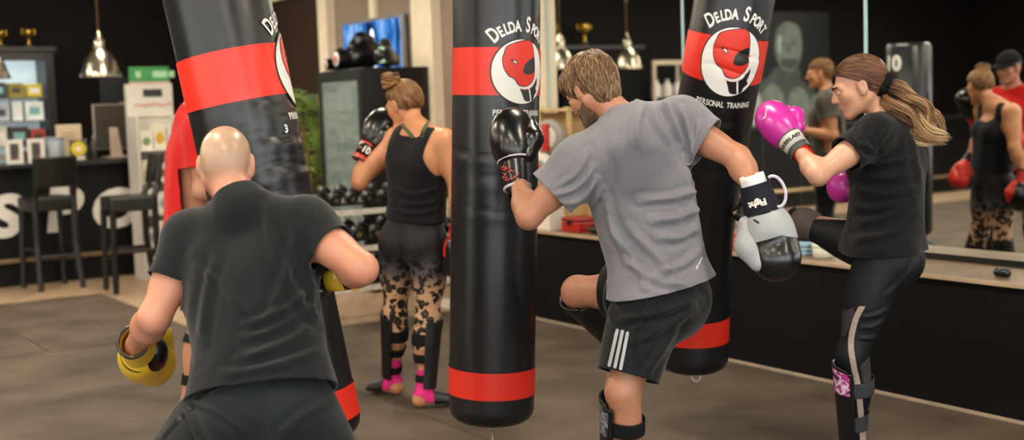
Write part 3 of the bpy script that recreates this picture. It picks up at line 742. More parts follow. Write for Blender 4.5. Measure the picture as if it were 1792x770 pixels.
# pendant lamps over the bar, the second and third seen only in the mirror
M_bell = mat('hammered silver', '#cfc5b2', .27, 1., var=.15, scale=12)
lp = P(177, 135, 11.7)
for j in range(3):
    c = lp - nn * (.98 * j) + np.array([0, 0, 0.])
    g = thing('pendant_lamp', ['silver bell pendant lamp hanging over the bar, seen directly beside the display case', 'silver bell pendant lamp reflected in the mirror just behind the grey shirted head', 'silver bell pendant lamp reflected in the mirror beside the white framed cabinet'][j], 'lamp', c, 0, 'pendant lamps over the bar')
    k_ = .188 / .188
    prof = [(.186, 0), (.188, .006), (.165, .06), (.15, .12), (.12, .18), (.075, .235), (.05, .25), (.052, .27), (.058, .30), (.05, .34), (.032, .37), (.02, .40), (.012, .42), (.0, .42)]
    MB().lathe([(max(r_, .0005), z_) for r_, z_ in prof] + [], c, 40).build('shade', M_bell, g, smooth=True)
    MB().cyl(c + np.array([0, 0, .41]), (c[0], c[1], ZC - .03), .008, 8).build('rod', mat('brass rod', '#b79c6c', .3, 1.), g, smooth=True)
    MB().lathe([(.05, 0), (.05, .03)], (c[0], c[1], ZC - .0305), 20).build('ceiling_rose', M_bell, g)
    MB().ell(c + np.array([0, 0, .02 + .04]), (.035, .035, .045)).build('bulb', mat('warm bulb', '#ffe2b0', .3, emit=2.), g, smooth=True)

# glass cabinet farther along the back wall, seen in the mirror
MIRV = lambda px, T: None
def u_mirror(px, t):   # a-coordinate whose mirror image at depth t falls on px
    vi = a_at(px, t); return 2 * D - vi
aa, ab = u_mirror(1150, 6.3), u_mirror(1235, 6.3)
zg = z_at(1170, 105, 2 * D - aa, 6.3)
g = thing('glass_cabinet', 'pale framed glass cabinet with white goods, reflected in the mirror beside the bag', 'cabinet', R((aa + ab) / 2, 6.5, zb), ANG)
lo_, hi_ = min(aa, ab), max(aa, ab)
mb = MB(True)
for x in (lo_, hi_ - .05): mb.box((x, 6.3, zb), (x + .05, 6.34, zg)); mb.box((x, 6.8, zb), (x + .05, 6.84, zg))
mb.box((lo_ + .05, 6.3, zg - .06), (hi_ - .05, 6.34, zg)); mb.box((lo_ + .05, 6.3, zb), (hi_ - .05, 6.34, zb + .06))
mb.build('frame', mat('pale alu frame', '#b8a58f', .35, .5), g, bevel=.003)
rbox('back_panel', (lo_ + .05, 6.8, zb), (hi_ - .05, 6.83, zg), M_black, g, bevel=0)
for z in (zb + .3, zb + .6): rbox('shelf', (lo_ + .05, 6.345, z - .01), (hi_ - .05, 6.795, z), M_steel, g, bevel=0)
for zi, z in enumerate((zb + .3, zb + .6)):
    for j in range(3):
        x = hi_ - .17 - j * .2
        bottle((x, 6.45, z + .001), .24, .07, M_white, M_steel, 'white tub on the %s shelf of the pale framed cabinet, %s from its post' % (['lower', 'upper'][zi], ['first', 'second', 'third'][j]), 'tubs in the glass cabinet', 'tub', 'tub')
for j in range(2):
    trophy(u_mirror((1032, 974)[j], 6.6), 6.6, zk, 1.3, ['large trophy reflected above the brown hair, between the two pendant lamps', 'trophy reflected in the mirror edge beside the cream pillar'][j])
g = thing('display_case', 'second black display case behind the bar, with the trophies the mirror shows', 'display case', R(ak0 - 1.2, tk + .2, zb), ANG)
kl = hi_ + .06
rbox('carcass', (kl, tk, zb), (ak0 - .06, TB - .003, zk - .05), M_black, g, bevel=.004)
rbox('cornice', (kl - .02, tk - .03, zk - .05), (ak0 - .04, TB - .003, zk), mat('dark frame wood', '#1d1815', .4), g, bevel=.004)
kw = (ak0 - .1 - kl) / 2
for j in range(2): rbox('door', (kl + .03 + j * kw, tk - .02, zb + .03), (kl + .01 + (j + 1) * kw, tk - .0005, zk - .1), M_black, g, bevel=.004)

# poster of a bare-chested boxer on the far back wall, seen in the mirror (flat print)
tp_ = TB - .03; ap = u_mirror(1378, tp_); zp = lambda px, py: z_at(px, py, 2 * D - u_mirror(px, tp_), tp_)
z0_, z1_ = zp(1378, 262), zp(1378, 20); sp = F / (R(2 * D - ap, tp_)[1])
g = thing('poster', 'large black and white poster of a bare chested boxer, reflected in the mirror', 'poster', R(ap, tp_, z0_), ANG)
rbox('sheet', (ap - 1.0, tp_, z0_), (ap + 1.0, tp_ + .028, z1_), mat('black poster sheet', '#0d0d0d', .5), g, bevel=0)
def pp(px, py): a = u_mirror(px, tp_); return (a, z_at(px, py, 2 * D - a, tp_))
def flat(poly, off, m_, nm, n=6):
    pl = smooth_poly([pp(*q) for q in poly], n); mb = MB(True); mb.add([(q[0], tp_ - off, q[1]) for q in pl], [tuple(range(len(pl)))[::-1]]); return mb.build(nm, m_, g)
M_pg = [mat('poster grey dark', '#4a524d', .5, var=.3, scale=5), mat('poster grey', '#7d877f', .5, var=.3, scale=4), mat('poster grey pale', '#b6c0b7', .5, var=.25, scale=5), mat('poster near black', '#1a1d1b', .5)]
flat([(1316, 252), (1318, 190), (1330, 150), (1352, 132), (1362, 118), (1400, 118), (1408, 140), (1430, 160), (1444, 200), (1448, 252)], .001, M_pg[0], 'torso_print')
flat([(1330, 200), (1338, 165), (1356, 146), (1374, 165), (1376, 200), (1366, 225), (1342, 222)], .002, M_pg[1], 'chest_print')
flat([(1384, 200), (1386, 165), (1404, 152), (1420, 172), (1424, 205), (1404, 225)], .002, M_pg[1], 'chest_print')
flat([(1318, 235), (1316, 200), (1324, 168), (1334, 165), (1334, 200), (1328, 245)], .003, M_pg[2], 'shoulder_print')
flat([(1362, 70), (1368, 48), (1384, 38), (1402, 46), (1408, 70), (1406, 100), (1394, 122), (1376, 122), (1364, 100)], .002, M_pg[1], 'head_print')
flat([(1366, 78), (1368, 66), (1372, 62), (1373, 84), (1370, 96)], .003, M_pg[2], 'cheek_print')
flat([(1370, 106), (1378, 102), (1392, 102), (1401, 105), (1398, 115), (1391, 121), (1380, 121), (1374, 115)], .003, M_pg[0], 'beard_print')
flat([(1369, 122), (1376, 120), (1394, 121), (1402, 118), (1405, 134), (1388, 144), (1368, 136)], .0015, M_pg[0], 'neck_print')
flat([(1360, 212), (1376, 206), (1392, 206), (1406, 213), (1402, 252), (1364, 252)], .0022, M_pg[1], 'belly_print')
flat([(1430, 238), (1428, 200), (1424, 172), (1432, 168), (1441, 200), (1444, 240)], .003, M_pg[1], 'arm_print')
for x in (1376, 1394): flat([(x - 5, 76), (x, 74), (x + 5, 76), (x, 78)], .0035, M_pg[0], 'eye_print', 3)
flat([(1383, 80), (1386, 78), (1388, 90), (1384, 92)], .0035, M_pg[0], 'nose_print', 3)
# ================================================================== PUNCHING BAGS
M_bag = mat('black bag vinyl', '#0f1216', .32, var=.25, scale=5, bump=.035, bscale=70, spec=.6)
M_band = mat('red bag vinyl', '#e02f1e', .34, var=.06, scale=3, bump=.03, bscale=70)
M_bagwhite = mat('white bag print', '#e4e6e2', .4, var=.02)
M_bagblack = mat('black bag print', '#151617', .4)
M_bagred = mat('red bag print', '#d5301f', .4, var=.08, scale=14)
M_chain = mat('galvanised chain', '#9a9a98', .3, 1.)
class Bag:
    def __init__(s, pts, r, seed, creases=()):
        p = [P(*q) for q in pts]; s.r = r; s.seed = seed; s.cre = creases
        fine = np.array(spline(p, 24)); L = np.concatenate([[0], np.cumsum(np.linalg.norm(np.diff(fine, axis=0), axis=1))])
        s.fine, s.L, s.len = fine, L, L[-1]
        s.top = p[0]
    def axis(s, v):      # v metres down from the top
        c = np.array([np.interp(v, s.L, s.fine[:, i]) for i in range(3)])
        e = .03; a = np.array([np.interp(np.clip(v - e, 0, s.len), s.L, s.fine[:, i]) for i in range(3)]); b = np.array([np.interp(np.clip(v + e, 0, s.len), s.L, s.fine[:, i]) for i in range(3)])
        w = nrm(a - b); f = nrm(CAM - c); f = nrm(f - w * (f @ w)); x = np.cross(w, f) * -1
        x = np.cross(f, w) * -1
        return c, w, f, x
    def rad(s, v, th):
        d = .0016 * mnoise.noise(Vector((math.cos(th) * 1.2, math.sin(th) * 1.2, v * 4 + s.seed * 9)))
        for (vc, tc_, wd, dep) in s.cre:
            dt = (th - tc_ + PI) % (2 * PI) - PI
            d -= dep * math.exp(-((v - vc - .012 * math.sin(dt * 3)) / .006) ** 2) * math.exp(-(dt / wd) ** 2)
            d += dep * .7 * math.exp(-((v - vc - .03) / .02) ** 2) * math.exp(-(dt / wd) ** 2)
        e = s.len - v; rr = s.r
        if e < .06: rr = s.r - .06 + math.sqrt(max(0, .06 ** 2 - (.06 - max(e, 0)) ** 2))
        return rr + d
    def pt(s, v, th, off=0.):
        c, w, f, x = s.axis(v); r = s.rad(v, th) + off
        return c + r * (math.cos(th) * f + math.sin(th) * x)
    def v_front(s, py, th=0.):
        vs = np.linspace(0, s.len, 400); ys = np.array([proj(s.pt(v, th))[1] for v in vs]); return float(vs[np.argmin(abs(ys - py))])
    def grid(s, v0, v1, th0, th1, nv, nt, off):
        V = [s.pt(v0 + (v1 - v0) * i / nv, th0 + (th1 - th0) * j / nt, off) for i in range(nv + 1) for j in range(nt + 1)]
        Q = [(i * (nt + 1) + j, i * (nt + 1) + j + 1, (i + 1) * (nt + 1) + j + 1, (i + 1) * (nt + 1) + j) for i in range(nv) for j in range(nt)]
        return V, [q[::-1] for q in Q]
    def body(s, g):
        n = 72; vs = list(np.linspace(0, s.len - .06, 150)) + [s.len - .06 + .06 * math.sin(a) for a in np.linspace(.15, PI / 2, 10)]
        V = [s.pt(v, 2 * PI * j / n) for v in vs for j in range(n)]; m = len(vs)
        Q = [(i * n + j, i * n + (j + 1) % n, (i + 1) * n + (j + 1) % n, (i + 1) * n + j)[::-1] for i in range(m - 1) for j in range(n)]
        Q += [tuple(range(n)), tuple((m - 1) * n + j for j in range(n))[::-1]]
        mk('bag_body', V, Q, M_bag, g)
    def sleeve(s, g, v0, v1, nm, m_, off=.003):
        n = 72; k_ = max(4, int((v1 - v0) / .012)); V = []; 
        for i in range(k_ + 1):
            for j in range(n): V.append(s.pt(v0 + (v1 - v0) * i / k_, 2 * PI * j / n, off))
        Q = [(i * n + j, i * n + (j + 1) % n, (i + 1) * n + (j + 1) % n, (i + 1) * n + j)[::-1] for i in range(k_) for j in range(n)]
        mk(nm, V, Q, m_, g)
    def decal(s, g, vc, tc_, half, fn, off, nm, m_, res=.006):
        """fn(points) < 0 keeps; coordinates in metres, x to the viewer's side, y up"""
        n = int(2 * half / res); V2 = np.array([(-half + 2 * half * j / n, -half + 2 * half * i / n) for i in range(n + 1) for j in range(n + 1)])
        Q = [(i * (n + 1) + j, i * (n + 1) + j + 1, (i + 1) * (n + 1) + j + 1, (i + 1) * (n + 1) + j) for i in range(n) for j in range(n)]
        V3 = np.concatenate([V2, np.zeros((len(V2), 1))], 1); V3, Fc = clip(V3, Q, fn(V2))
        if len(Fc): mk(nm, [s.pt(vc - q[1], tc_ + q[0] / s.r, off) for q in V3], Fc, m_, g)
    def writing(s, g, V2, Fc, vc, tc_, off, nm, m_): mk(nm, [s.pt(vc - q[1], tc_ + q[0] / s.r, off) for q in V2], Fc, m_, g, smooth=False)
def E2(p): return ((p[0] - 460) / 122 , -(p[1] - 280) / 122)
def rot2(p, a): return np.array([[math.cos(a), -math.sin(a)], [math.sin(a), math.cos(a)]]) @ np.asarray(p)
RD = .124
def emb(pts, n=6): return smooth_poly([rot2(E2(p), .17) * RD for p in pts], n)
E_GLOVE = emb([(400, 200), (414, 178), (452, 168), (500, 166), (522, 180), (529, 218), (526, 268), (519, 302), (498, 326), (468, 336), (438, 326), (424, 302), (402, 284), (389, 252), (390, 222)])
E_OUT = emb([(397, 198), (412, 175), (452, 165), (502, 163), (525, 178), (532, 218), (529, 268), (522, 304), (500, 329), (468, 339), (435, 329), (421, 304), (399, 286), (386, 253), (387, 221)])
E_EYE = emb([(463, 278), (474, 256), (500, 240), (527, 236), (528, 262), (522, 286), (494, 295), (470, 290)])
E_HI = emb([(426, 234), (433, 234), (439, 240), (439, 245), (434, 243)], 4)
E_HO = emb([(410, 224), (433, 231), (442, 238), (442, 248), (432, 246), (423, 235)], 4)
E_CUFF = emb([(440, 340), (466, 345), (500, 338), (536, 312), (534, 338), (522, 352), (528, 366), (510, 378), (500, 394), (470, 396), (452, 388), (446, 366)], 4)
E_TRIM = emb([(435, 333), (466, 343), (501, 335), (533, 304), (538, 309), (503, 341), (466, 349), (436, 340)], 4)
E_SLIT = emb([(478, 344), (484, 344), (488, 394), (482, 395)], 3)
TXT = {}
def letters(ch, size, bold):
    k_ = (ch, size, bold)
    if k_ not in TXT: TXT[k_] = text2d(ch, size, bold)
    return TXT[k_]
def make_bag(name_label, pts, r, seed, tc_, y1, y2, y3, y4, thl, creases, extra=None, grp='heavy bags'):
    s = Bag(pts, r, seed, creases); base = s.fine[-1]
    g = thing('punching_bag', name_label, 'punching bag', (base[0], base[1], base[2]), 0, grp)
    s.body(g)
    v1, v2 = s.v_front(y1, thl), s.v_front(y2, thl); v3, v4 = s.v_front(y3), s.v_front(y4)
    s.sleeve(g, v1, v2, 'red_band', M_band); s.sleeve(g, v3, v4, 'red_band', M_band)
    vc = (v1 + v2) / 2
    s.decal(g, vc, tc_, RD + .02, lambda p: np.linalg.norm(p, axis=1) - RD - .006, .0042, 'badge_outline', M_bagblack)
    s.decal(g, vc, tc_, RD + .012, lambda p: np.linalg.norm(p, axis=1) - RD, .0052, 'badge', M_bagwhite)
    for poly, off, nm, m_ in ((E_OUT, .006, 'glove_outline', M_bagblack), (E_GLOVE, .0068, 'glove_emblem', M_bagred), (E_EYE, .0076, 'glove_shadow', M_bagblack), (E_HO, .0076, 'highlight_outline', M_bagblack), (E_HI, .0083, 'highlight', M_bagwhite),
                              (E_CUFF, .0061, 'cuff_emblem', M_bagblack), (E_TRIM, .0074, 'cuff_trim', mat('pale red print', '#efd9d4', .4)), (E_SLIT, .0072, 'cuff_gap', M_bagwhite)):
        s.decal(g, vc, tc_, RD, lambda p, q=poly: poly_in(p, q), off, nm, m_, .004)
    AV, AF = [], []
    word = [('D', 1.2), ('E', .85), ('L', .85), ('D', .85), ('A', .85), (' ', .55), ('S', 1.2), ('P', .85), ('O', .85), ('R', .85), ('T', .85)]
    adv = {'D': .70, 'E': .62, 'L': .58, 'A': .66, 'S': .62, 'P': .62, 'O': .70, 'R': .64, 'T': .6, ' ': .8}
    sz = .068; CN = .60; tot = sum(adv[c] * q for c, q in word) * CN; x = 0; RA = .148
    for i, (ch, q) in enumerate(word):
        w_ = adv[ch] * q * sz * CN
        if ch != ' ':
            V, Fc = letters(ch, sz * q, .0022); V = V * np.array([CN * 1.06, 1]); an = ((x + w_ / 2) - tot * sz / 2) / (RA + .012)
            ja = .06 * math.sin(i * 2.4)
            W = []
            for p in V:
                pr = rot2((p[0], p[1]), ja); px_ = pr[0]; py_ = pr[1] + .008
                rr = RA + py_; W.append((math.sin(an) * rr + math.cos(an) * px_, math.cos(an) * rr - math.sin(an) * px_))
            b = len(AV); AV += W; AF += [tuple(b + i_ for i_ in f) for f in Fc]
        x += w_
    s.writing(g, AV, AF, vc, tc_, .0034, 'arched_lettering', M_bagwhite)
    AV, AF = [], []; x = 0; sz = .030; word = 'PERSONAL TRAINING'; adv2 = lambda c: .70 * {'I': .36, ' ': .5, 'N': .78, 'O': .8, 'R': .7, 'G': .8}.get(c, .68)
    tot = sum(adv2(c) for c in word) * sz
    for ch in word:
        w_ = adv2(ch) * sz
        if ch != ' ':
            V, Fc = letters(ch, sz * 1.04, .0008); V = V * np.array([.74, 1]); b = len(AV)
            AV += [(p[0] + x + w_ / 2 - tot / 2, p[1] - .17) for p in V]; AF += [tuple(b + i_ for i_ in f) for f in Fc]
        x += w_
    s.writing(g, AV, AF, vc, tc_, .0024, 'lettering', M_bagwhite)
    # hanging gear above the frame
    c, w, f, x_ = s.axis(0)
    MB().cyl(c, c + w * .03, s.r * .98, 40, s.r * .9).build('top_cap', M_bagblack, g, smooth=False)
    ring = c + w * .42
    for j in range(4):
        an = PI / 4 + j * PI / 2; q = c + (f * math.cos(an) + x_ * math.sin(an)) * s.r * .9 + w * .02
        MB().rings([q - w * .06, q, ring], [.02, .02, .012], 4).build('strap', M_bagblack, g)
    hook = np.array([ring[0] + w[0] * .3, ring[1] + w[1] * .3, ZC - .02]); n_ = 12; mb = MB()
    for j in range(n_):
        a_ = ring + (hook - ring) * j / n_; b_ = ring + (hook - ring) * (j + 1.15) / n_; dv = (b_ - a_); sd = nrm(np.cross(dv, f if j % 2 else x_)) * .013; loop = [a_ + dv * .5 + (dv * .5 * math.cos(q) + sd * math.sin(q)) for q in np.linspace(0, 2 * PI, 14)]
        mb.rings(loop, .0045, 6, cap=False)
    mb.build('chain', M_chain, g, smooth=True)
    MB().lathe([(.07, 0), (.07, .02)], (hook[0], hook[1], ZC - .0205), 24).build('ceiling_mount', M_chain, g)
    e = s.fine[-1]; dn = np.array([0, 0, -1.]); lp_ = [e - w * .002 + dn * .0 + (x_ * .016 * math.sin(q) - w * (.018 - .018 * math.cos(q))) for q in np.linspace(0, 2 * PI, 16)]
    MB().rings(lp_, .0035, 6, cap=False).build('bottom_ring', M_chain, g, smooth=True)
    if extra: extra(s, g)
    return s, g
def tether(s, g):
    e = s.fine[-1]; MB().rings([e + np.array([0, 0, -.03]), e + np.array([.004, 0, -.1]), (e[0], e[1], .004)], .003, 6).build('tether_cord', M_chain, g, smooth=True)
LP2 = lambda s, g: s.writing(g, *(lambda V, F_: ([(p[0] - .0, p[1]) for p in V], F_))(*text2d('3', .036, .0014)), s.v_front(130, 0) + .212, .80, .002, 'small_figure', M_bagwhite)
bagL = make_bag('black punching bag leaning behind the bald man, red bands, badge turned half away', [(345, -150, 4.27), (380, 0, 4.26), (425, 200, 4.25), (475, 430, 4.25), (524, 660, 4.25), (549, 772, 4.25)], .175, 1, 1.62, 84, 176, 702, 757, 0.,
    [(.66, .6, .7, .003), (.70, .9, .5, .005), (.78, .7, .6, .008), (.88, .9, .8, .008), (.96, .4, .6, .004), (.74, .2, .5, .003)], LP2)
bagC = make_bag('black upright punching bag in the middle, a black glove raised against it', [(866, -130, 5.07), (869, 0, 5.07), (868.5, 120, 5.07), (866, 300, 5.07), (863, 500, 5.07), (860, 735, 5.07)], .175, 2, .6, 82, 167, 655, 703, 0.,
    [(.35, 2.2, .6, .002), (.9, -.6, .9, .003), (1.0, .3, .8, .0025), (1.12, -.2, .7, .002)], tether)
def tagx(s, g):
    e = s.pt(s.len - .012, .2, -.05); pts = [e + np.array([.020 * math.sin(q), 0, -.022 + .022 * math.cos(q)]) for q in np.linspace(0, 2 * PI, 16)]; MB().rings(pts, .004, 6, cap=False).build('white_loop', M_white, g, smooth=True)
bagR = make_bag('black punching bag bent by the kick, between the grey shirted man and the pink glove', [(1307, -130, 5.22), (1285, 0, 5.25), (1266, 110, 5.29), (1247, 215, 5.38), (1226, 350, 5.53), (1215, 460, 5.63), (1212, 560, 5.68), (1211, 645, 5.70)], .165, 3, .2, 66, 148, 568, 609, 0.,
    [(.50, .5, .6, .006), (.56, .2, .7, .004), (.76, .3, .9, .006), (.85, .6, .8, .008), (.92, .9, .5, .007), (1.0, .8, .7, .005)], tagx)
# free-standing bag behind the leaning one, seen in the mirror
fb = np.array([-1.5, 7.0, 0]); g = thing('standing_bag', 'black free standing bag with white mark, reflected beside the ponytail', 'punching bag', fb, 0)
MB().lathe([(.30, 0), (.30, .12), (.26, .24), (.13, .32), (.12, .36)], fb, 40).build('base', M_blackplastic, g, smooth=True)
MB().lathe([(.15, .36), (.175, .39), (.178, .9), (.178, 1.4), (.175, 1.86), (.16, 1.89), (.0, 1.9)], fb, 48).build('bag_body', M_bag, g, smooth=True)
V, Fc = text2d('10', .16, .008); vd = nrm(np.array([.75, -.1, 0])); 
sid = np.cross(vd, [0, 0, 1.]); a0_ = -.8
mk('white_mark', [fb + np.array([0, 0, 1.68 + p[1]]) + .181 * (math.cos(p[0] / .18 + a0_) * vd + math.sin(p[0] / .18 + a0_) * sid) for p in V], Fc, M_bagwhite, g, smooth=False)

# ================================================================== on the bench under the mirror
zl = .632
M_pine = mat('pale pine', '#c3a472', .5, var=.2, scale=4, aniso=(1, 1, .2))
M_grey = mat('grey pad vinyl', '#8f8b86', .45, var=.08); M_redv = mat('red pad vinyl', '#b8281f', .4)
M_cream = mat('cream pad vinyl', '#cfc8bd', .45, var=.05)
ta_, tb_ = t_at(1004, .2, 300), t_at(948, .34, 300)
g = thing('pine_shelf', 'pale pine shelf stand on the bench between the middle bag and the grey shirted man', 'shelf', R(.3, (ta_ + tb_) / 2, zl), ANG)
zt_ = z_at(960, 188, .36, tb_)
for t in (ta_, tb_ - .03):
    for a in (.17, .33): rbox('post', (a, t, zl), (a + .03, t + .03, zt_), M_pine, g, bevel=.003)
for z in (zl + .03, zl + .30, zt_ - .03): rbox('shelf_board', (.16, ta_ - .005, z), (.365, tb_ + .005, z + .022), M_pine, g, bevel=.003)
rbox('back_board', (.351, ta_ + .03, zl + .05), (.364, tb_ - .03, zt_ - .04), M_pine, g, bevel=0)
def round_pad(px, py, a, r, lab, m1, m2, strap):
    t = t_at(px, a, py); z = z_at(px, py, a, t); c = R(a, t, z)
    g = thing('punch_pad', lab, 'pad', c - np.array([0, 0, r]), ANG, 'pads on the bench')
    ax = nrm(-nn - .25 * dd); mb = MB(); mb.rings([c, c + ax * .012, c + ax * .045, c + ax * .055], [r * .9, r, r, r * .9], 40); mb.build('rim', m1, g, smooth=True)
    mb = MB(); mb.rings([c + ax * .0545, c + ax * .062], [r * .6, r * .55], 32); mb.build('target', m2, g, smooth=False)
    if strap:
        mb = MB(); up = np.array([0, 0, 1.]); mb.rings([c + ax * .064 - up * r * .75, c + ax * .068, c + ax * .064 + up * r * .75], [.03, .034, .03], 4); mb.build('strap', M_redv, g)
    else:
        mb = MB(); mb.rings([c + ax * .062, c + ax * .068], [r * .3, r * .26], 24); mb.build('red_centre', M_redv, g)
    return g
round_pad(967, 240, .11, .125, 'large grey round pad with red strap, upper one on the pine shelf', M_grey, M_cream, True)
round_pad(952, 294, .015, .105, 'small cream round pad with red centre, below the red strapped pad', M_cream, M_grey, False)
t = t_at(972, .12, 380); g = thing('paper_box', 'white paper box on the bench at the foot of the pine shelf', 'box', R(.12, t, zl), ANG)
rbox('carton', (.02, t - .07, zl), (.15, t + .09, zl + .17), mat('off white carton', '#d9d2c6', .6, var=.06), g, bevel=.004)
rbox('lid', (.015, t - .075, zl + .15), (.155, t + .095, zl + .18), mat('off white lid', '#e0dacf', .6), g, bevel=.004)
t = t_at(1018, .15, 390); g = thing('first_aid_box', 'red box on the bench under the raised grey sleeve', 'box', R(.15, t, zl), ANG)
rbox('case', (.05, t - .09, zl), (.25, t + .10, zl + .07), mat('red plastic', '#a81f18', .35), g, bevel=.008)
rbox('lid', (.048, t - .092, zl + .0705), (.252, t + .102, zl + .10), mat('dark red plastic', '#8a1b16', .35), g, bevel=.008)
rbox('latch', (.042, t - .02, zl + .05), (.0475, t + .03, zl + .085), M_blackplastic, g, bevel=.002)
t = t_at(1042, .1, 395); g = thing('black_pouch', 'black pouch lying on the bench beside the red box', 'pouch', R(.1, t, zl), ANG)
MB(True).ell((.13, t, zl + .03), (.08, .07, .035)).build('pouch_body', M_blackplastic, g, smooth=True)
MB(True).box((.05, t - .05, zl + .035), (.057, t + .05, zl + .045)).build('zip', M_steel, g)
t = t_at(1292, .17, 428); g = thing('red_pad', 'orange red pad lying on the bench behind the kicked bag', 'pad', R(.17, t, zl), ANG)
rbox('pad_body', (.06, t - .14, zl), (.28, t + .16, zl + .06), mat('orange red vinyl', '#cf3a1c', .4), g, bevel=.02)
rbox('handle', (.12, t - .05, zl + .0605), (.22, t + .05, zl + .085), M_redv, g, bevel=.01)
t = t_at(1440, .14, 437); c = R(.14, t, zl); g = thing('plastic_tub', 'cream plastic tub on the bench under the raised leg', 'tub', c, ANG)
MB().lathe([(.045, 0), (.052, .008), (.056, .055), (.05, .06)], c, 28).build('tub_body', mat('cream plastic', '#d6d3c2', .35), g, smooth=True)
MB().lathe([(.057, .056), (.059, .06), (.059, .072), (.05, .076), (0, .076)], c, 28).build('lid', mat('cream lid', '#dedbcc', .35), g, smooth=True)
t = t_at(1412, .2, 432); g = thing('folded_towel', 'light blue folded towel on the bench beside the cream tub', 'towel', R(.2, t, zl), ANG)
for j in range(3): rbox('fold', (.12 + .004 * j, t - .07, zl + .022 * j), (.3 - .005 * j, t + .07, zl + .021 + .022 * j), mat('blue terry', '#8fa9c4', .9, var=.1, scale=60, bump=.4, bscale=200), g, bevel=.009)
t = t_at(1754, .13, 475); c = R(.13, t, zl); g = thing('small_speaker', 'small black capsule lying alone on the bench at the mirror', 'gadget', c, ANG)
mb = MB(True); mb.rings([(.13, t - .036, zl + .022), (.13, t - .03, zl + .022), (.13, t + .03, zl + .022), (.13, t + .036, zl + .022)], [.016, .021, .021, .016], 20); mb.build('case', mat('glossy black plastic', '#0c1015', .15), g, smooth=True, )
mb = MB(True); mb.rings([(.13, t + .0365, zl + .022), (.13, t + .039, zl + .022)], [.015, .014], 18); mb.build('end_cap', mat('blue grey cap', '#6f8796', .3), g)

# big black training gloves on the fridge: built with the glove maker below
# ================================================================== PEOPLE: makers
def skin(nm, c, c2): return mat(nm, c, .45, col2=c2, scale=7, sss=.1, bump=.04, bscale=120)
SK_A = skin('skin rosy', '#b87a60', '#c68d74'); SK_B = skin('skin warm', '#a66f55', '#b68267'); SK_C = skin('skin pale', '#bd8a6e', '#ca9c82'); SK_D = skin('skin tan', '#b87b54', '#c68d66')
M_eyew = mat('eye white', '#b9aea4', .25); M_iris = mat('brown iris', '#3a2a1e', .15); M_lip = mat('lip', '#a8605a', .4)

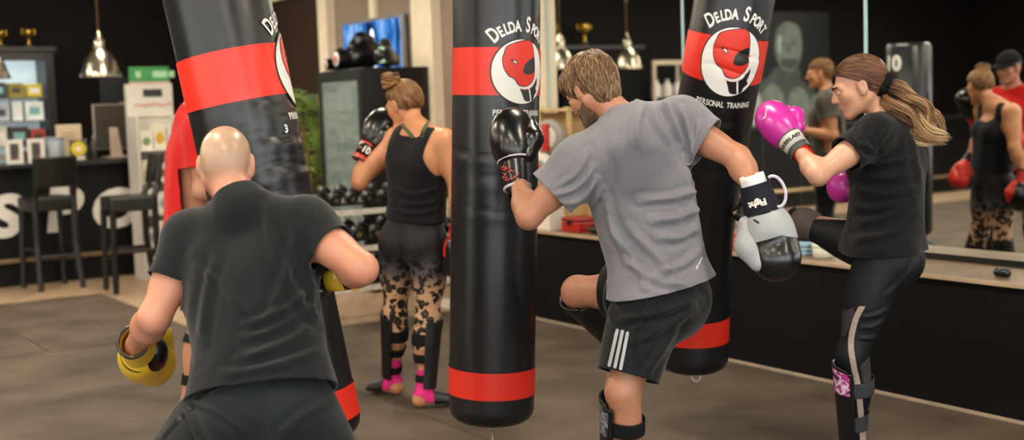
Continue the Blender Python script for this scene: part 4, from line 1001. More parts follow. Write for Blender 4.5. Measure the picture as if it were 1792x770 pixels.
def rotmat(x, y, z): return np.stack([x, y, z], 1)
class Body:
    """one person's joints; build() grows one continuous skin from them"""
    def __init__(s, J, fem=False, scale=1., stock=1.):
        s.J = {k: np.asarray(v, float) for k, v in J.items()}; s.fem = fem; s.sc = scale; s.st = stock
        J = s.J; s.shm = (J['shL'] + J['shR']) / 2; s.hpm = (J['hipL'] + J['hipR']) / 2
        s.up = nrm(s.shm - s.hpm); s.xs = nrm(J['shR'] - J['shL']); s.xs = nrm(s.xs - s.up * (s.xs @ s.up)); s.fs = np.cross(s.up, s.xs)
        s.xh = nrm(J['hipR'] - J['hipL']); s.uh = nrm(s.up * .8 + np.array([0, 0, .2])); s.xh = nrm(s.xh - s.uh * (s.xh @ s.uh)); s.fh = np.cross(s.uh, s.xh)
        s.hf = nrm(J['hf']); u = J['hu']; s.hu = nrm(u - s.hf * (u @ s.hf)); s.hx = np.cross(s.hf, s.hu)
        s.RS = rotmat(s.xs, s.fs, s.up); s.RH = rotmat(s.xh, s.fh, s.uh); s.HR = rotmat(s.hx, s.hf, s.hu)
        s.parts = {}
        s.torso(); s.limbs(); s.head()
    def put(s, tag, *pr): s.parts.setdefault(tag, []).extend(pr)
    def torso(s):
        J, q, st, fem = s.J, s.sc, s.st, s.fem; up, xs, fs = s.up, s.xs, s.fs
        H2 = np.linalg.norm(s.shm - s.hpm)
        rib = s.shm - up * .30 * H2 + fs * .005
        s.rib = rib
        w, d = (.128, .098) if fem else (.155, .112)
        s.put('chest', ell(rib, (w * st * q, d * st * q, .36 * H2), s.RS, .05))
        wst = s.hpm + up * .40 * H2
        w, d = (.112, .088) if fem else (.140, .105)
        s.put('waist', ell(wst, (w * st * q, d * st * q, .24 * H2), s.RS, .06))
        w, d = (.142, .105) if fem else (.145, .108)
        s.put('pelvis', ell(s.hpm + s.uh * .06 * q, (w * st * q, d * st * q, .12 * q), s.RH, .06))
        g = .088 if fem else .082
        for sg in (-1, 1): s.put('pelvis', ell(s.hpm + s.xh * sg * .068 * q - s.fh * .058 * q - s.uh * .015, (g * q, g * .95 * q, g * 1.08 * q), s.RH, .035))
        # shoulder yoke, shoulder blades, back muscles
        r = .042 if fem else .055
        for sd, sg in (('L', -1), ('R', 1)):
            sh = J['sh' + sd]
            s.put('yoke', cone(s.shm + up * .02 * q - fs * .01, sh, r * 1.15 * q * st, r * q * st, .05))
            s.put('yoke', cone(J['neck'] + (s.shm - J['neck']) * .25 - fs * .005, sh + up * .012 * q, .045 * q * st, r * .8 * q, .055))
            s.put('yoke', ell(sh - up * .012 * q + (sh - s.shm) * .04, (r * 1.12 * q * st, r * 1.12 * q * st, r * 1.35 * q * st), s.RS, .04))
            s.put('chest', ell(rib + xs * sg * .075 * q * st - fs * .062 * q * st + up * .09 * q, (.062 * q * st, .04 * q * st, .085 * q), s.RS, .05))
            s.put('chest', ell(rib + xs * sg * .10 * q * st - fs * .03 * q + up * .03 * q, (.05 * q * st, .055 * q * st, .12 * q), s.RS, .05))
            if fem: s.put('chest', ell(rib + xs * sg * .062 * q + fs * .082 * q + up * .025 * q, (.058 * q, .052 * q, .058 * q), s.RS, .035))
            else: s.put('chest', ell(rib + xs * sg * .072 * q + fs * .068 * q + up * .055 * q, (.08 * q, .045 * q, .065 * q), s.RS, .04))
    def limbs(s):
        J, q, st, fem = s.J, s.sc, s.st, s.fem; m = .86 if fem else 1.; fx = s.__dict__.get('fat', 1.)
        for sd in 'LR':
            a, b, c = J['sh' + sd], J['el' + sd], J['wr' + sd]; m_ = m * q * st
            s.put('arm' + sd, cone(a, b, .050 * m_, .040 * m_, .03)); mid = a + (b - a) * .45
            s.put('arm' + sd, ell(mid, (.047 * m_, .054 * m_, .10 * q), frame_from(np.cross(b - a, [.3, .2, 1]), b - a), .04))
            s.put('fore' + sd, cone(b, b + (c - b) * .32, .040 * m_, .043 * m_, .03), cone(b + (c - b) * .30, c, .043 * m_, .028 * m_, .03), cone(c, c + nrm(c - b) * .05, .027 * m_, .026 * m_, .02))
            bk = nrm((a + c) / 2 - b) if np.linalg.norm((a + c) / 2 - b) > .03 else s.fs
            s.put('fore' + sd, ell(b - bk * .012, (.024 * m_,) * 3, None, .03))
            h, k, n, t = J['hip' + sd], J['kn' + sd], J['an' + sd], J['toe' + sd]
            s.put('thigh' + sd, cone(h, k, .086 * m_ * (1.08 if fem else 1), .056 * m_, .04), ell(h + (k - h) * .33, (.082 * m_, .088 * m_, .17 * q), frame_from(np.cross(k - h, [.3, .2, .1]), k - h), .05))
            kf = nrm(np.cross(np.cross(k - h, n - k), k - h)) if np.linalg.norm(np.cross(k - h, n - k)) > .02 else -s.fh
            fwd = nrm(t - n); sh_ = nrm(n - k); cb = nrm(-fwd + sh_ * (fwd @ sh_)) if abs(fwd @ sh_) < .95 else kf
            s.__dict__['cb' + sd] = cb
            s.put('knee' + sd, ell(k - cb * .012, (.050 * m_, .050 * m_, .056 * m_), None, .03))
            s.put('calf' + sd, cone(k, n, .050 * m_, .036 * m_, .03), ell(k + (n - k) * .30 + cb * .018, (.047 * m_, .050 * m_, .105 * q), frame_from(np.cross(n - k, [.3, .2, .1]), n - k), .045))
            # foot
            dn = np.array([0, 0, -1.]) if s.__dict__.get('flat' + sd, True) else nrm(sh_)
            fd = nrm(t - n - dn * ((t - n) @ dn)); side = np.cross(fd, dn); fq = q * (.92 if fem else 1.)
            heel = n + dn * .045 * fq - fd * .028 * fq; ball = n + dn * .058 * fq + fd * .135 * fq
            s.put('foot' + sd, ell(heel, (.034 * fq,) * 3, None, .03), econe(n + dn * .03 * fq + fd * .015, ball, (.036 * fq, .036 * fq), (.045 * fq, .022 * fq), side, .035), cone(n, heel, .036 * fq, .03 * fq, .03), econe(heel + dn * .008, ball, (.027 * fq, .024 * fq), (.040 * fq, .02 * fq), side, .02))
            so = -1 if sd == 'L' else 1     # little toe side
            if sd == 'L': so = 1 if (np.cross(fd, [0, 0, 1.]) @ side) < 0 else -1
            else: so = 1 if (np.cross(fd, [0, 0, 1.]) @ side) > 0 else -1
            for i in range(5):
                o = (-.034 + .0165 * i) * so; ln = (.062, .058, .052, .045, .037)[i]; r = (.0135, .0095, .009, .0088, .0085)[i]
                b0 = ball + side * o * fq + dn * .006 * fq - fd * .012; s.put('toes' + sd, cone(b0, b0 + fd * ln * fq * .95 + dn * .004, r * 1.1 * fq, r * fq, .008))
    def hp(s, *p): return s.J['head'] + s.HR @ (np.array(p) * s.sc * s.__dict__.get('hs', 1.))
    def head(s):
        q = s.sc * s.__dict__.get('hs', 1.); HR = s.HR; hp = s.hp; n = s.J['neck']
        sc3 = lambda *r: tuple(x * q for x in r)
        fem = s.fem
        s.put('neck', econe(n + (s.shm - n) * .2, hp(0, -.022, -.055), ((.058 if not fem else .048) * q * s.st, (.058 if not fem else .048) * q), ((.055 if not fem else .046) * q, (.056 if not fem else .048) * q), HR[:, 0], .035))
        s.put('head', ell(hp(0, -.018, .028), sc3(.0745, .094, .083), HR, .03), ell(hp(0, -.052, -.005), sc3(.062, .052, .06), HR, .03))
        s.put('head', ell(hp(0, .034, -.03), sc3(.058, .06, .075), HR, .03))
        jw = .046 if not fem else .041
        for sg in (-1, 1):
            s.put('head', cone(hp(sg * jw * 1.1, -.008, -.055), hp(sg * .018, .068, -.098), .020 * q, .016 * q, .028))
            s.put('head', ell(hp(sg * .040, .055, -.022), sc3(.021, .018, .017), HR, .025))
            s.put('head', cone(hp(sg * .012, .083, .022), hp(sg * .045, .068, .018), .0105 * q, .009 * q, .016))
        s.put('head', ell(hp(0, .073, -.097), sc3(.02, .017, .016), HR, .022))
        s.put('face', cone(hp(0, .087, .012), hp(0, .108, -.024), .0085 * q, .0115 * q, .012), ell(hp(.011, .096, -.030), sc3(.0085, .010, .0075), HR, .008), ell(hp(-.011, .096, -.030), sc3(.0085, .010, .0075), HR, .008))
        s.put('face', ell(hp(0, .087, -.054), sc3(.021, .012, .007), HR, .009), ell(hp(0, .086, -.067), sc3(.019, .012, .0075), HR, .009))
        s.cuts = [ell(hp(sg * .031, .094, .0), sc3(.017, .016, .011), HR, .012) for sg in (-1, 1)] + [ell(hp(0, .101, -.0605), sc3(.02, .007, .0016), HR, .004)]
        for sg in (-1, 1):
            E = HR @ np.array([[.96, -.28 * sg, 0], [.28 * sg, .96, 0], [0, 0, 1]])
            s.put('ears', ell(hp(sg * .078, -.010, -.006), sc3(.0095, .019, .031), E, .012), ell(hp(sg * .074, -.004, -.03), sc3(.009, .011, .013), E, .012))
            s.cuts.append(ell(hp(sg * .0905, -.008, -.002), sc3(.0075, .010, .018), E, .005))
    def get(s, *tags):
        o = []
        for t in tags:
            if t.endswith('*'): o += s.parts[t[:-1] + 'L'] + s.parts[t[:-1] + 'R']
            else: o += s.parts[t]
        return o
    ALL = ('chest', 'waist', 'pelvis', 'yoke', 'arm*', 'fore*', 'thigh*', 'knee*', 'calf*', 'foot*', 'toes*', 'neck', 'head', 'face', 'ears')
    def skin(s, g, m_, h=.0075, hf=.0036, extra=(), lips=True, name='body', brow=None, attr=None):
        hd = s.J['head']; pr = s.get(*s.ALL) + list(extra)
        V, Q = solidify_sdf(pr, h, cuts=s.cuts, fine=(hd - .125 * s.sc, hd + .125 * s.sc), hf=hf, it=2)
        s.V, s.Q = V, Q
        o = mk(name, V, Q, m_, g, attr=attr(V) if attr else None)
        if lips:
            q = s.sc * s.__dict__.get('hs', 1.)
            for sg in (-1, 1):
                c = s.hp(sg * .031, .0765, .0); M = Matrix.Translation(c) @ Matrix(s.HR.tolist()).to_4x4()
                mb = MB(M=M); mb.ell((0, 0, 0), (.0125 * q,) * 3, 16, 10); e = mb.build('eye', M_eyew, g, smooth=True)
                mb = MB(M=M); mb.ell((0, .0088 * q, -.001), (.0058 * q, .004 * q, .0058 * q), 14, 8); mb.build('iris', M_iris, e, smooth=True)
                mb = MB(); mb.ell((0, 0, 0), (.0143 * q,) * 3, 24, 16); Ve = np.array(mb.V); ex = c + np.zeros(3)
                for kk in (1, -1):
                    V_, F_ = clip(Ve, mb.F, (-.0016 - Ve[:, 2] - .12 * Ve[:, 1]) if kk > 0 else (Ve[:, 2] + .0064)); mk('eyelid', c + V_ @ s.HR.T, F_, m_, e, solid=.0006)
                if brow:
                    mb = MB(); pts = [s.hp(sg * x_, y_, z_) for x_, y_, z_ in ((.013, .0965, .021), (.026, .0945, .0255), (.038, .086, .0255), (.050, .070, .020))]; mb.rings(pts, [.0030 * q, .0036 * q, .003 * q, .0012 * q], 6); mb.build('eyebrow', brow, g, smooth=True)
        return o
def folds(V, Q, strokes, amp=.003, nsc=9., seed=1., ani=(1, 1, .35), fine=.0012):
    """cloth creases: soft noise plus drawn ridges (polyline in the photo, width px, height m) laid on the cloth that faces the camera"""
    N = normals(V, Q); n1 = fnoise(V, nsc, seed, ani); n1 = 1 - 2 * np.abs(n1) ; n2 = fnoise(V, nsc * 3.1, seed + 5, ani)
    dsp = 1.3 * amp * (n1 - .55) + fine * n2
    if strokes:
        p = proj(V); fc = np.clip(np.sum(N * (CAM - V) / np.linalg.norm(CAM - V, axis=1)[:, None], 1) * 2.5, 0, 1)
        for pts, w, hgt in strokes:
            pl = np.array(spline([np.array(q_, float) for q_ in pts], 6)) if len(pts) > 2 else np.array(pts, float)
            d = poly_d2(p, pl); e0 = np.linalg.norm(p - pl[0], axis=1); e1 = np.linalg.norm(p - pl[-1], axis=1); tp = np.clip(np.minimum(e0, e1) / (3 * w), .0, 1)
            dsp += 1.6 * hgt * fc * tp * (np.exp(-(d / w) ** 2) - .45 * np.exp(-((d - 1.9 * w) / w) ** 2))
    return V + N * dsp[:, None]
def garment(nm, prims, inf, cfun, m_, g, h=.0062, cuts=(), strokes=(), amp=.003, nsc=9., seed=1., ani=(1, 1, .35), solid=.004, it=3, fine=.0012):
    V, Q = solidify_sdf(prims, h, inf, cuts, it=it)
    V = folds(V, Q, strokes, amp, nsc, seed, ani, fine) if (amp or strokes) else V
    c = cfun(V); V2, F2 = clip(V, Q, c)
    o = mk(nm, V2, F2, m_, g, solid=solid); return o, V, Q, c
def patch(nm, V, Q, cf_, off, m_, g, solid=.0008):
    """a piece of a garment's surface, lifted by off"""
    N = normals(V, Q); V2, F2 = clip(V + N * off, Q, cf_(V))
    if len(F2): return mk(nm, V2, F2, m_, g, solid=solid)
def patch_fine(nm, V, Q, mask, cf_, near, off, m_, g, solid=.0008, n=4):
    """like patch, with the cloth under it divided finely first so that the edges run straight"""
    N = normals(V, Q); W = V + N * off; c = cf_(V); sel = Q[mask[Q].all(1) & (c[Q].min(1) < near)]; OV, OF = [], []
    P0, P1, P2, P3 = (W[sel[:, k]] for k in range(4)); u = np.linspace(0, 1, n + 1); G = np.stack([(1 - a) * (1 - b) * P0 + a * (1 - b) * P1 + a * b * P2 + (1 - a) * b * P3 for b in u for a in u], 1)
    m1 = n + 1; loc = np.array([(j * m1 + i, j * m1 + i + 1, (j + 1) * m1 + i + 1, (j + 1) * m1 + i) for j in range(n) for i in range(n)])
    F_ = (loc[None] + (np.arange(len(sel)) * m1 * m1)[:, None, None]).reshape(-1, 4); GV = G.reshape(-1, 3)
    key, inv = np.unique(np.round(GV / 1e-5).astype(np.int64), axis=0, return_inverse=True); inv = inv.ravel(); UV = np.zeros((len(key), 3)); UV[inv] = GV; F_ = inv[F_]
    V2, F2 = clip(UV, F_, cf_(UV))
    if len(F2): return mk(nm, V2, F2, m_, g, solid=solid)
def sleeve_c(V, a, b, ts, r=.13):
    a = np.asarray(a); b = np.asarray(b); L = np.linalg.norm(b - a); t = seg_t(V, a, b); m = (t > ts - .22) & (seg_d(V, a, a + (b - a) * 1.2) < r)
    return np.where(m, (t - ts) * L, -1.)
def neck_c(B, V, fr, r=.085, tilt=None):
    a = B.J['neck']; b = B.J['head']; ax = nrm(b - a); n = ax if tilt is None else nrm(ax + tilt); L = np.linalg.norm(b - a)
    d = V - a; h_ = d @ ax; rad = np.linalg.norm(d - h_[:, None] * ax, axis=1)
    return np.where(rad < r + .15 * np.maximum(h_, 0), (d - ax * L * fr) @ n, np.where((h_ > .10) & (rad < .16), .05, -1))
def plane_c(V, p, n): return (V - p) @ nrm(n)
def ring_on(nm, B, V, Q, a, b, t0, t1, off, m_, g, rr=.14, solid=.003, extra=None):
    L = np.linalg.norm(np.asarray(b) - np.asarray(a))
    def c(W):
        t = seg_t(W, a, b); d = np.maximum(t0 - t, t - t1) * L; d = np.where(seg_d(W, a, b) > rr, 1., d)
        return d if extra is None else np.maximum(d, extra(W))
    return patch(nm, V, Q, c, off, m_, g, solid)

# ------------------------------------------------------------------ boxing gloves
GL = {}
def glove_shapes(side):
    if side in GL: return GL[side]
    fist = [ell((0, .150, .016), (.066, .088, .060), None, .04), ell((0, .185, -.022), (.063, .058, .052), None, .045), ell((0, .10, .004), (.056, .06, .046), None, .05), ell((0, .085, -.012), (.05, .05, .04), None, .05)]
    cutf = [cone((-.05, .128, -.085), (.05, .128, -.085), .017, .017, .02)]
    V, Q = solidify_sdf(fist, .0055, cuts=cutf, it=3)
    s = side
    th = [cone((s * .050, .070, -.012), (s * .066, .125, -.024), .028, .031, .03), cone((s * .066, .125, -.024), (s * .052, .175, -.036), .031, .026, .03)]
    T = solidify_sdf(th, .0055, it=3)
    cf_ = [econe((0, -.035, 0), (0, .06, 0), (.043, .038), (.054, .048), (1, 0, 0), .02)]
    C, CQ = solidify_sdf(cf_, .005, it=2); C, CF = clip(C, CQ, np.maximum(-.035 - C[:, 1], C[:, 1] - .062))
    GL[side] = ((V, Q), T, (C, CF)); return GL[side]
def glove(g, wr, y, z, side, fist_m, thumb_m, cuff_m, trim_m=None, palm_m=None, sc=1.12, text=None, text_m=None, th0=0., strap_m=None, tsz=.035, label=None, palmcut=None, lining=None, ll=.062):
    Rm = frame_from(y, z); wr = np.asarray(wr, float); vc_ = (CAM - wr) @ Rm; th0 = th0 + math.atan2(vc_[0], vc_[2]); W = lambda V: wr + (np.asarray(V) * sc) @ Rm.T
    (V, Q), (T, TQ), (C, CF) = glove_shapes(side)
    gl = mk('boxing_glove', W(V), Q, fist_m, g, label=label)
    mk('thumb', W(T), TQ, thumb_m, gl)
    mk('cuff', W(C), CF, cuff_m, gl, solid=.004 * sc)
    if palm_m:
        N = normals(V, Q); c = palmcut(V) if palmcut else np.maximum(N[:, 2] + .25, np.maximum(V[:, 1] - .135, .05 - V[:, 1]))
        P_, PF = clip(V + N * .002, Q, c); mk('palm', W(P_), PF, palm_m, gl, solid=.001)
    if trim_m:
        for yy, rr in ((-.034, (.0445, .0395)), (.062, (.0565, .0505))):
            mb = MB(); mb.rings([np.array([rr[0] * math.cos(a), yy, rr[1] * math.sin(a)]) for a in np.linspace(0, 2 * PI, 33)], .0052, 8, cap=False)
            mk('cuff_trim', W(mb.V), mb.F, trim_m, gl)
    def around(x, yy, off):
        a = th0 + x / .050; q = (yy + .035) / .095; return np.array([(.0432 + .0108 * q + off) * math.sin(a), yy, (.0382 + .0098 * q + off) * math.cos(a)])
    if strap_m:
        n = 20; Vs = [around(-.055 + .11 * i / n, yy, .003) for i in range(n + 1) for yy in (-.012, .040)]
        mk('strap', W(Vs), [(2 * i, 2 * i + 1, 2 * i + 3, 2 * i + 2) for i in range(n)], strap_m, gl, solid=.002)
    if text:
        V2, F2 = text2d(text, tsz, .0012); c = (V2.min(0) + V2.max(0)) / 2
        mk('lettering', W([around(p[0] * 1. - c[0], (p[1] - c[1]) + .014, .0062) for p in V2]), F2, text_m, gl, smooth=False)
    if lining:
        mb = MB(); mb.rings([(0, -ll, 0), (0, -.045, 0), (0, -.02, 0), (0, .01, 0)], [.0345, .0355, .0365, .037], 20, cap=False); mk('hand_wrap', W(mb.V), mb.F, lining, gl, solid=.002)
    return gl, W
# ------------------------------------------------------------------ hair
from mathutils.bvhtree import BVHTree
def strands(nm, V, Q, roots, flow, ln, rad, m_, g, lift=.003, seg=6, jit=.25, wave=0., fall=0., seed=3, val=None):
    """fine locks that follow a cap mesh: from the roots along flow(p, n)"""
    rg = random.Random(seed); bv = BVHTree.FromPolygons([Vector(v) for v in V], [tuple(q) for q in Q]); OV, OF, OA = [], [], []
    for p in roots:
        p = Vector(p); L = ln * rg.uniform(.6, 1.25); st = L / seg; pts = []; jv = Vector((rg.uniform(-1, 1), rg.uniform(-1, 1), rg.uniform(-1, 1))) * jit
        lf = lift * rg.uniform(.3, 1.6); ph = rg.uniform(0, 6)
        for i in range(seg + 1):
            loc, n, _, dist = bv.find_nearest(p)
            if loc is None: break
            sgn = (p - loc).dot(n)
            if sgn < lf: p = loc + n * lf * (1 + .6 * i / seg)
            pts.append(np.array(p)); d = Vector(flow(np.array(p), np.array(n))) + jv; d = d - n * d.dot(n) * .9
            if d.length < 1e-6: break
            d.normalize(); side = n.cross(d)
            p = p + d * st + side * (wave * math.sin(ph + i * 1.1)) + Vector((0, 0, -fall * i / seg))
        if len(pts) < 3: continue
        b = len(OV); mb = MB(); r = rad * rg.uniform(.6, 1.3); mb.rings(pts, [r * (.55 + .8 * math.sin(PI * min(1, .25 + .75 * k / len(pts)))) * (1 if k < len(pts) - 1 else .25) for k in range(len(pts))], 4)
        OV += mb.V; OF += [tuple(b + i for i in f) for f in mb.F]; OA += [rg.random()] * len(mb.V)
    return mk(nm, OV, OF, m_, g, attr={'lock': OA})
def hairmat(nm, stops, rough=.4):
    m = bpy.data.materials.new(nm); m.use_nodes = True; nt = m.node_tree; N = nt.nodes; L = nt.links; b = N['Principled BSDF']
    at = N.new('ShaderNodeAttribute'); at.attribute_name = 'lock'; rp = N.new('ShaderNodeValToRGB'); L.new(at.outputs['Fac'], rp.inputs[0])
    el = rp.color_ramp.elements; el[0].position = stops[0][0]; el[0].color = (*lin(stops[0][1]), 1); el[1].position = stops[-1][0]; el[1].color = (*lin(stops[-1][1]), 1)
    for p_, c_ in stops[1:-1]: e = el.new(p_); e.color = (*lin(c_), 1)
    L.new(rp.outputs[0], b.inputs['Base Color']); b.inputs['Roughness'].default_value = rough; b.inputs['Specular IOR Level'].default_value = .4
    return m
def pick(V, Q, keep, n, seed=5):
    idx = np.flatnonzero(keep); r = np.random.RandomState(seed); return V[r.choice(idx, min(n, len(idx)), replace=False)] if len(idx) else V[:0]
def W3(p, *d): return np.asarray(p, float) + np.array(d, float)

def mix_attr(m, an, hexc, rough=None):
    """a second colour of the material itself where the attribute is 1"""
    nt = m.node_tree; N = nt.nodes; L = nt.links; b = N['Principled BSDF']; src = b.inputs['Base Color'].links[0].from_socket
    at = N.new('ShaderNodeAttribute'); at.attribute_name = an; mx = N.new('ShaderNodeMixRGB'); mx.inputs[2].default_value = (*lin(hexc), 1)
    L.new(at.outputs['Fac'], mx.inputs[0]); L.new(src, mx.inputs[1]); L.new(mx.outputs[0], b.inputs['Base Color'])
    if rough is not None:
        mr = N.new('ShaderNodeMapRange'); mr.inputs[3].default_value = b.inputs['Roughness'].default_value; mr.inputs[4].default_value = rough; L.new(at.outputs['Fac'], mr.inputs[0]); L.new(mr.outputs[0], b.inputs['Roughness'])
def add_attr(o, an, fn):
    V = np.array([v.co for v in o.data.vertices]) + np.array(o.parent.location); at = o.data.attributes.new(an, 'FLOAT', 'POINT'); at.data.foreach_set('value', np.asarray(fn(V), np.float32))
def camo(nm, cols, scale):
    m = bpy.data.materials.new(nm); m.use_nodes = True; nt = m.node_tree; N = nt.nodes; L = nt.links; b = N['Principled BSDF']; tc = N.new('ShaderNodeTexCoord'); ns = N.new('ShaderNodeTexNoise'); ns.inputs['Scale'].default_value = scale; ns.inputs['Detail'].default_value = 1.5
    rp = N.new('ShaderNodeValToRGB'); rp.color_ramp.interpolation = 'CONSTANT'; el = rp.color_ramp.elements; n = len(cols); el[0].position = 0; el[0].color = (*lin(cols[0]), 1); el[1].position = .36 + .28 * 1 / n; el[1].color = (*lin(cols[1]), 1)
    for i in range(2, n): e = el.new(.36 + .28 * i / n); e.color = (*lin(cols[i]), 1)
    L.new(tc.outputs['Object'], ns.inputs['Vector']); L.new(ns.outputs['Fac'], rp.inputs[0]); L.new(rp.outputs[0], b.inputs['Base Color']); b.inputs['Roughness'].default_value = .45; return m
# ================================================================== PERSON: bald man, front left
J = dict(shL=P(335, 420, 3.78), shR=P(535, 398, 3.74), neck=P(425, 356, 3.72), head=P(396, 287, 3.84), hf=(-.12, .93, -.28), hu=(-.02, .3, .95),
         elL=P(270, 556, 3.68), wrL=P(238, 604, 3.87), elR=P(632, 470, 3.62), wrR=P(602, 480, 3.78),
         hipL=P(408, 715, 3.56), hipR=P(508, 712, 3.55))
J['knL'] = P(292, 850, 3.80); J['knR'] = P(585, 850, 3.78)
for sd, dx in (('L', -.10), ('R', .10)):
    k_ = J['kn' + sd]; J['an' + sd] = np.array([k_[0] + dx, k_[1] - .2, .088]); J['toe' + sd] = J['an' + sd] + np.array([dx * .9, .17, -.07])
B1 = Body(J, stock=1.1)
g1 = thing('person', 'bald man in dark t-shirt and shorts with yellow gloves, crouching with his back to us', 'person', (B1.hpm[0], B1.hpm[1], 0))
sst = lambda x, a, b: np.clip((x - a) / (b - a), 0, 1) ** 2 * (3 - 2 * np.clip((x - a) / (b - a), 0, 1))
mix_attr(SK_A, 'scalp', '#b0917a', .32)
def scalp(V): L = (V - B1.J['head']) @ B1.HR; return dict(scalp=sst(L[:, 2], -.075, -.02) * sst(-L[:, 1], -.06, -.01) * (np.linalg.norm(L, axis=1) < .16) * (1 - sst(np.abs(L[:, 0]), .074, .080)))
B1.skin(g1, SK_A, lips=True, attr=scalp)
M_tee1 = mat('charcoal jersey', '#15181b', .85, var=.1, scale=6, sheen=.15, bump=.05, bscale=300)
hem = P(450, 672, 3.45)
drape = [cone(B1.J['hip' + s_], B1.J['hip' + s_] + (B1.J['kn' + s_] - B1.J['hip' + s_]) * .2, .118, .118, .05) for s_ in 'LR'] + [econe(B1.rib - B1.fs * .01 - B1.up * .06, hem - B1.up * .12 + B1.fs * .1, (.165, .125), (.185, .15), B1.xs, .08)]
slv = [cone(B1.J['sh' + s_], B1.J['sh' + s_] + (B1.J['el' + s_] - B1.J['sh' + s_]) * .75, .062, .070, .05) for s_ in 'LR']
st1 = [([(470, 340), (475, 420), (520, 520), (560, 560)], 9, .006), ([(520, 400), (500, 480), (470, 560)], 8, .005), ([(545, 500), (500, 540), (430, 570)], 7, .006), ([(560, 560), (500, 600), (420, 630)], 8, .007), ([(380, 440), (360, 520), (350, 600)], 8, .005), ([(570, 610), (480, 640), (390, 655)], 7, .005),
       ([(345, 470), (390, 500), (440, 560)], 7, .004), ([(530, 440), (545, 500), (550, 560)], 6, .005), ([(420, 590), (470, 580), (540, 540)], 6, .004)]
c1 = lambda V: np.maximum.reduce([plane_c(V, hem, -B1.up - B1.xs * .03), neck_c(B1, V, .22), sleeve_c(V, B1.J['shL'], B1.J['elL'], .55, .10), sleeve_c(V, B1.J['shR'], B1.J['elR'], .50, .095)])
garment('t_shirt', B1.get('chest', 'waist', 'pelvis', 'yoke', 'neck') + drape + slv, .011, c1, M_tee1, g1, strokes=st1, amp=.004, nsc=6.5, seed=2)
M_sh1 = mat('slate shorts cloth', '#1d2226', .7, var=.1, sheen=.1, bump=.05, bscale=250)
st1b_ = 0; thc = [cone(B1.J['hip' + s_] + (B1.J['kn' + s_] - B1.J['hip' + s_]) * .1, B1.J['kn' + s_], .105, .105, .05) for s_ in 'LR']
def leg_c(B, ts, V):
    o = np.full(len(V), -1.)
    for s_ in 'LR':
        h_, k_ = B.J['hip' + s_], B.J['kn' + s_]; ot = 'R' if s_ == 'L' else 'L'
        near = seg_d(V, h_, k_) <= seg_d(V, B.J['hip' + ot], B.J['kn' + ot]); t = seg_t(V, h_, k_)
        o = np.where(near & (t > .25), np.maximum(o, (t - ts[s_]) * np.linalg.norm(k_ - h_)), o)
    return o
st1b = [([(455, 690), (458, 730), (462, 770)], 9, -.003), ([(330, 700), (380, 720), (440, 760)], 6, .005), ([(600, 690), (540, 720), (480, 765)], 6, .005), ([(300, 690), (330, 730), (350, 770)], 5, .005)]
c1s = lambda V: np.maximum(plane_c(V, B1.hpm + B1.uh * .10, B1.uh), leg_c(B1, dict(L=.72, R=.72), V))
_, V1s, Q1s, cc1 = garment('shorts', B1.get('pelvis', 'waist', 'thigh*') + thc, .012, c1s, M_sh1, g1, strokes=st1b, amp=.004, nsc=7, seed=4)
# black piping down the left leg of the shorts
dirL = nrm(B1.J['knL'] - B1.J['hipL'])
patch('side_stripe', V1s, Q1s, lambda V: np.maximum(c1s(V) + .002, np.abs((V - B1.J['hipL']) @ nrm(np.cross(dirL, [-.9, -.5, .2]))) - .011 + np.where((V - B1.J['hipL']) @ np.array([-.9, -.5, .2]) > .02, 0, 1)), .001, M_bagblack, g1)
M_yel = mat('yellow glove leather', '#d3b02c', .35, var=.06, scale=5, bump=.06, bscale=90, coat=.2)
M_gblk = mat('black glove leather', '#0d0d0f', .28, var=.2, bump=.05, bscale=90, coat=.25)
glove(g1, P(238, 604, 3.87), (-.08, .90, -.44), (-.80, .1, .1), 1, M_yel, M_yel, M_yel, trim_m=M_gblk, palm_m=M_gblk, sc=1.14, palmcut=lambda V: np.maximum(np.linalg.norm((V - np.array([0, .075, -.03])) / np.array([1, .9, 1.]), axis=1) - .05, V[:, 2] - .01), label='yellow boxing glove with black palm, hanging low')
glove(g1, P(604, 480, 3.78), (-.85, .30, -.02), (-.2, -.6, .8), -1, M_gblk, M_gblk, M_gblk, trim_m=M_yel, sc=1.1, strap_m=M_yel, label='black boxing glove with yellow strap, held in front of the bag')
def shoe(B, g, sd, m_, sole):
    J = B.J; n = J['an' + sd]; pr = [(f, lo, hi, k) for (f, lo, hi, k) in B.get('foot' + sd, 'toes' + sd)]
    V, Q = solidify_sdf(pr, .007, .011, it=3); V2, F2 = clip(V, Q, np.maximum(V[:, 2] - n[2] - .035, .012 - V[:, 2])); mk('shoe', V2, F2, m_, g, solid=.004)
    V3, F3 = clip(V * np.array([1, 1, 1]), Q, V[:, 2] - .022); 
    V3[:, 2] = np.maximum(V3[:, 2], .001); mk('sole', V3, F3, sole, g)
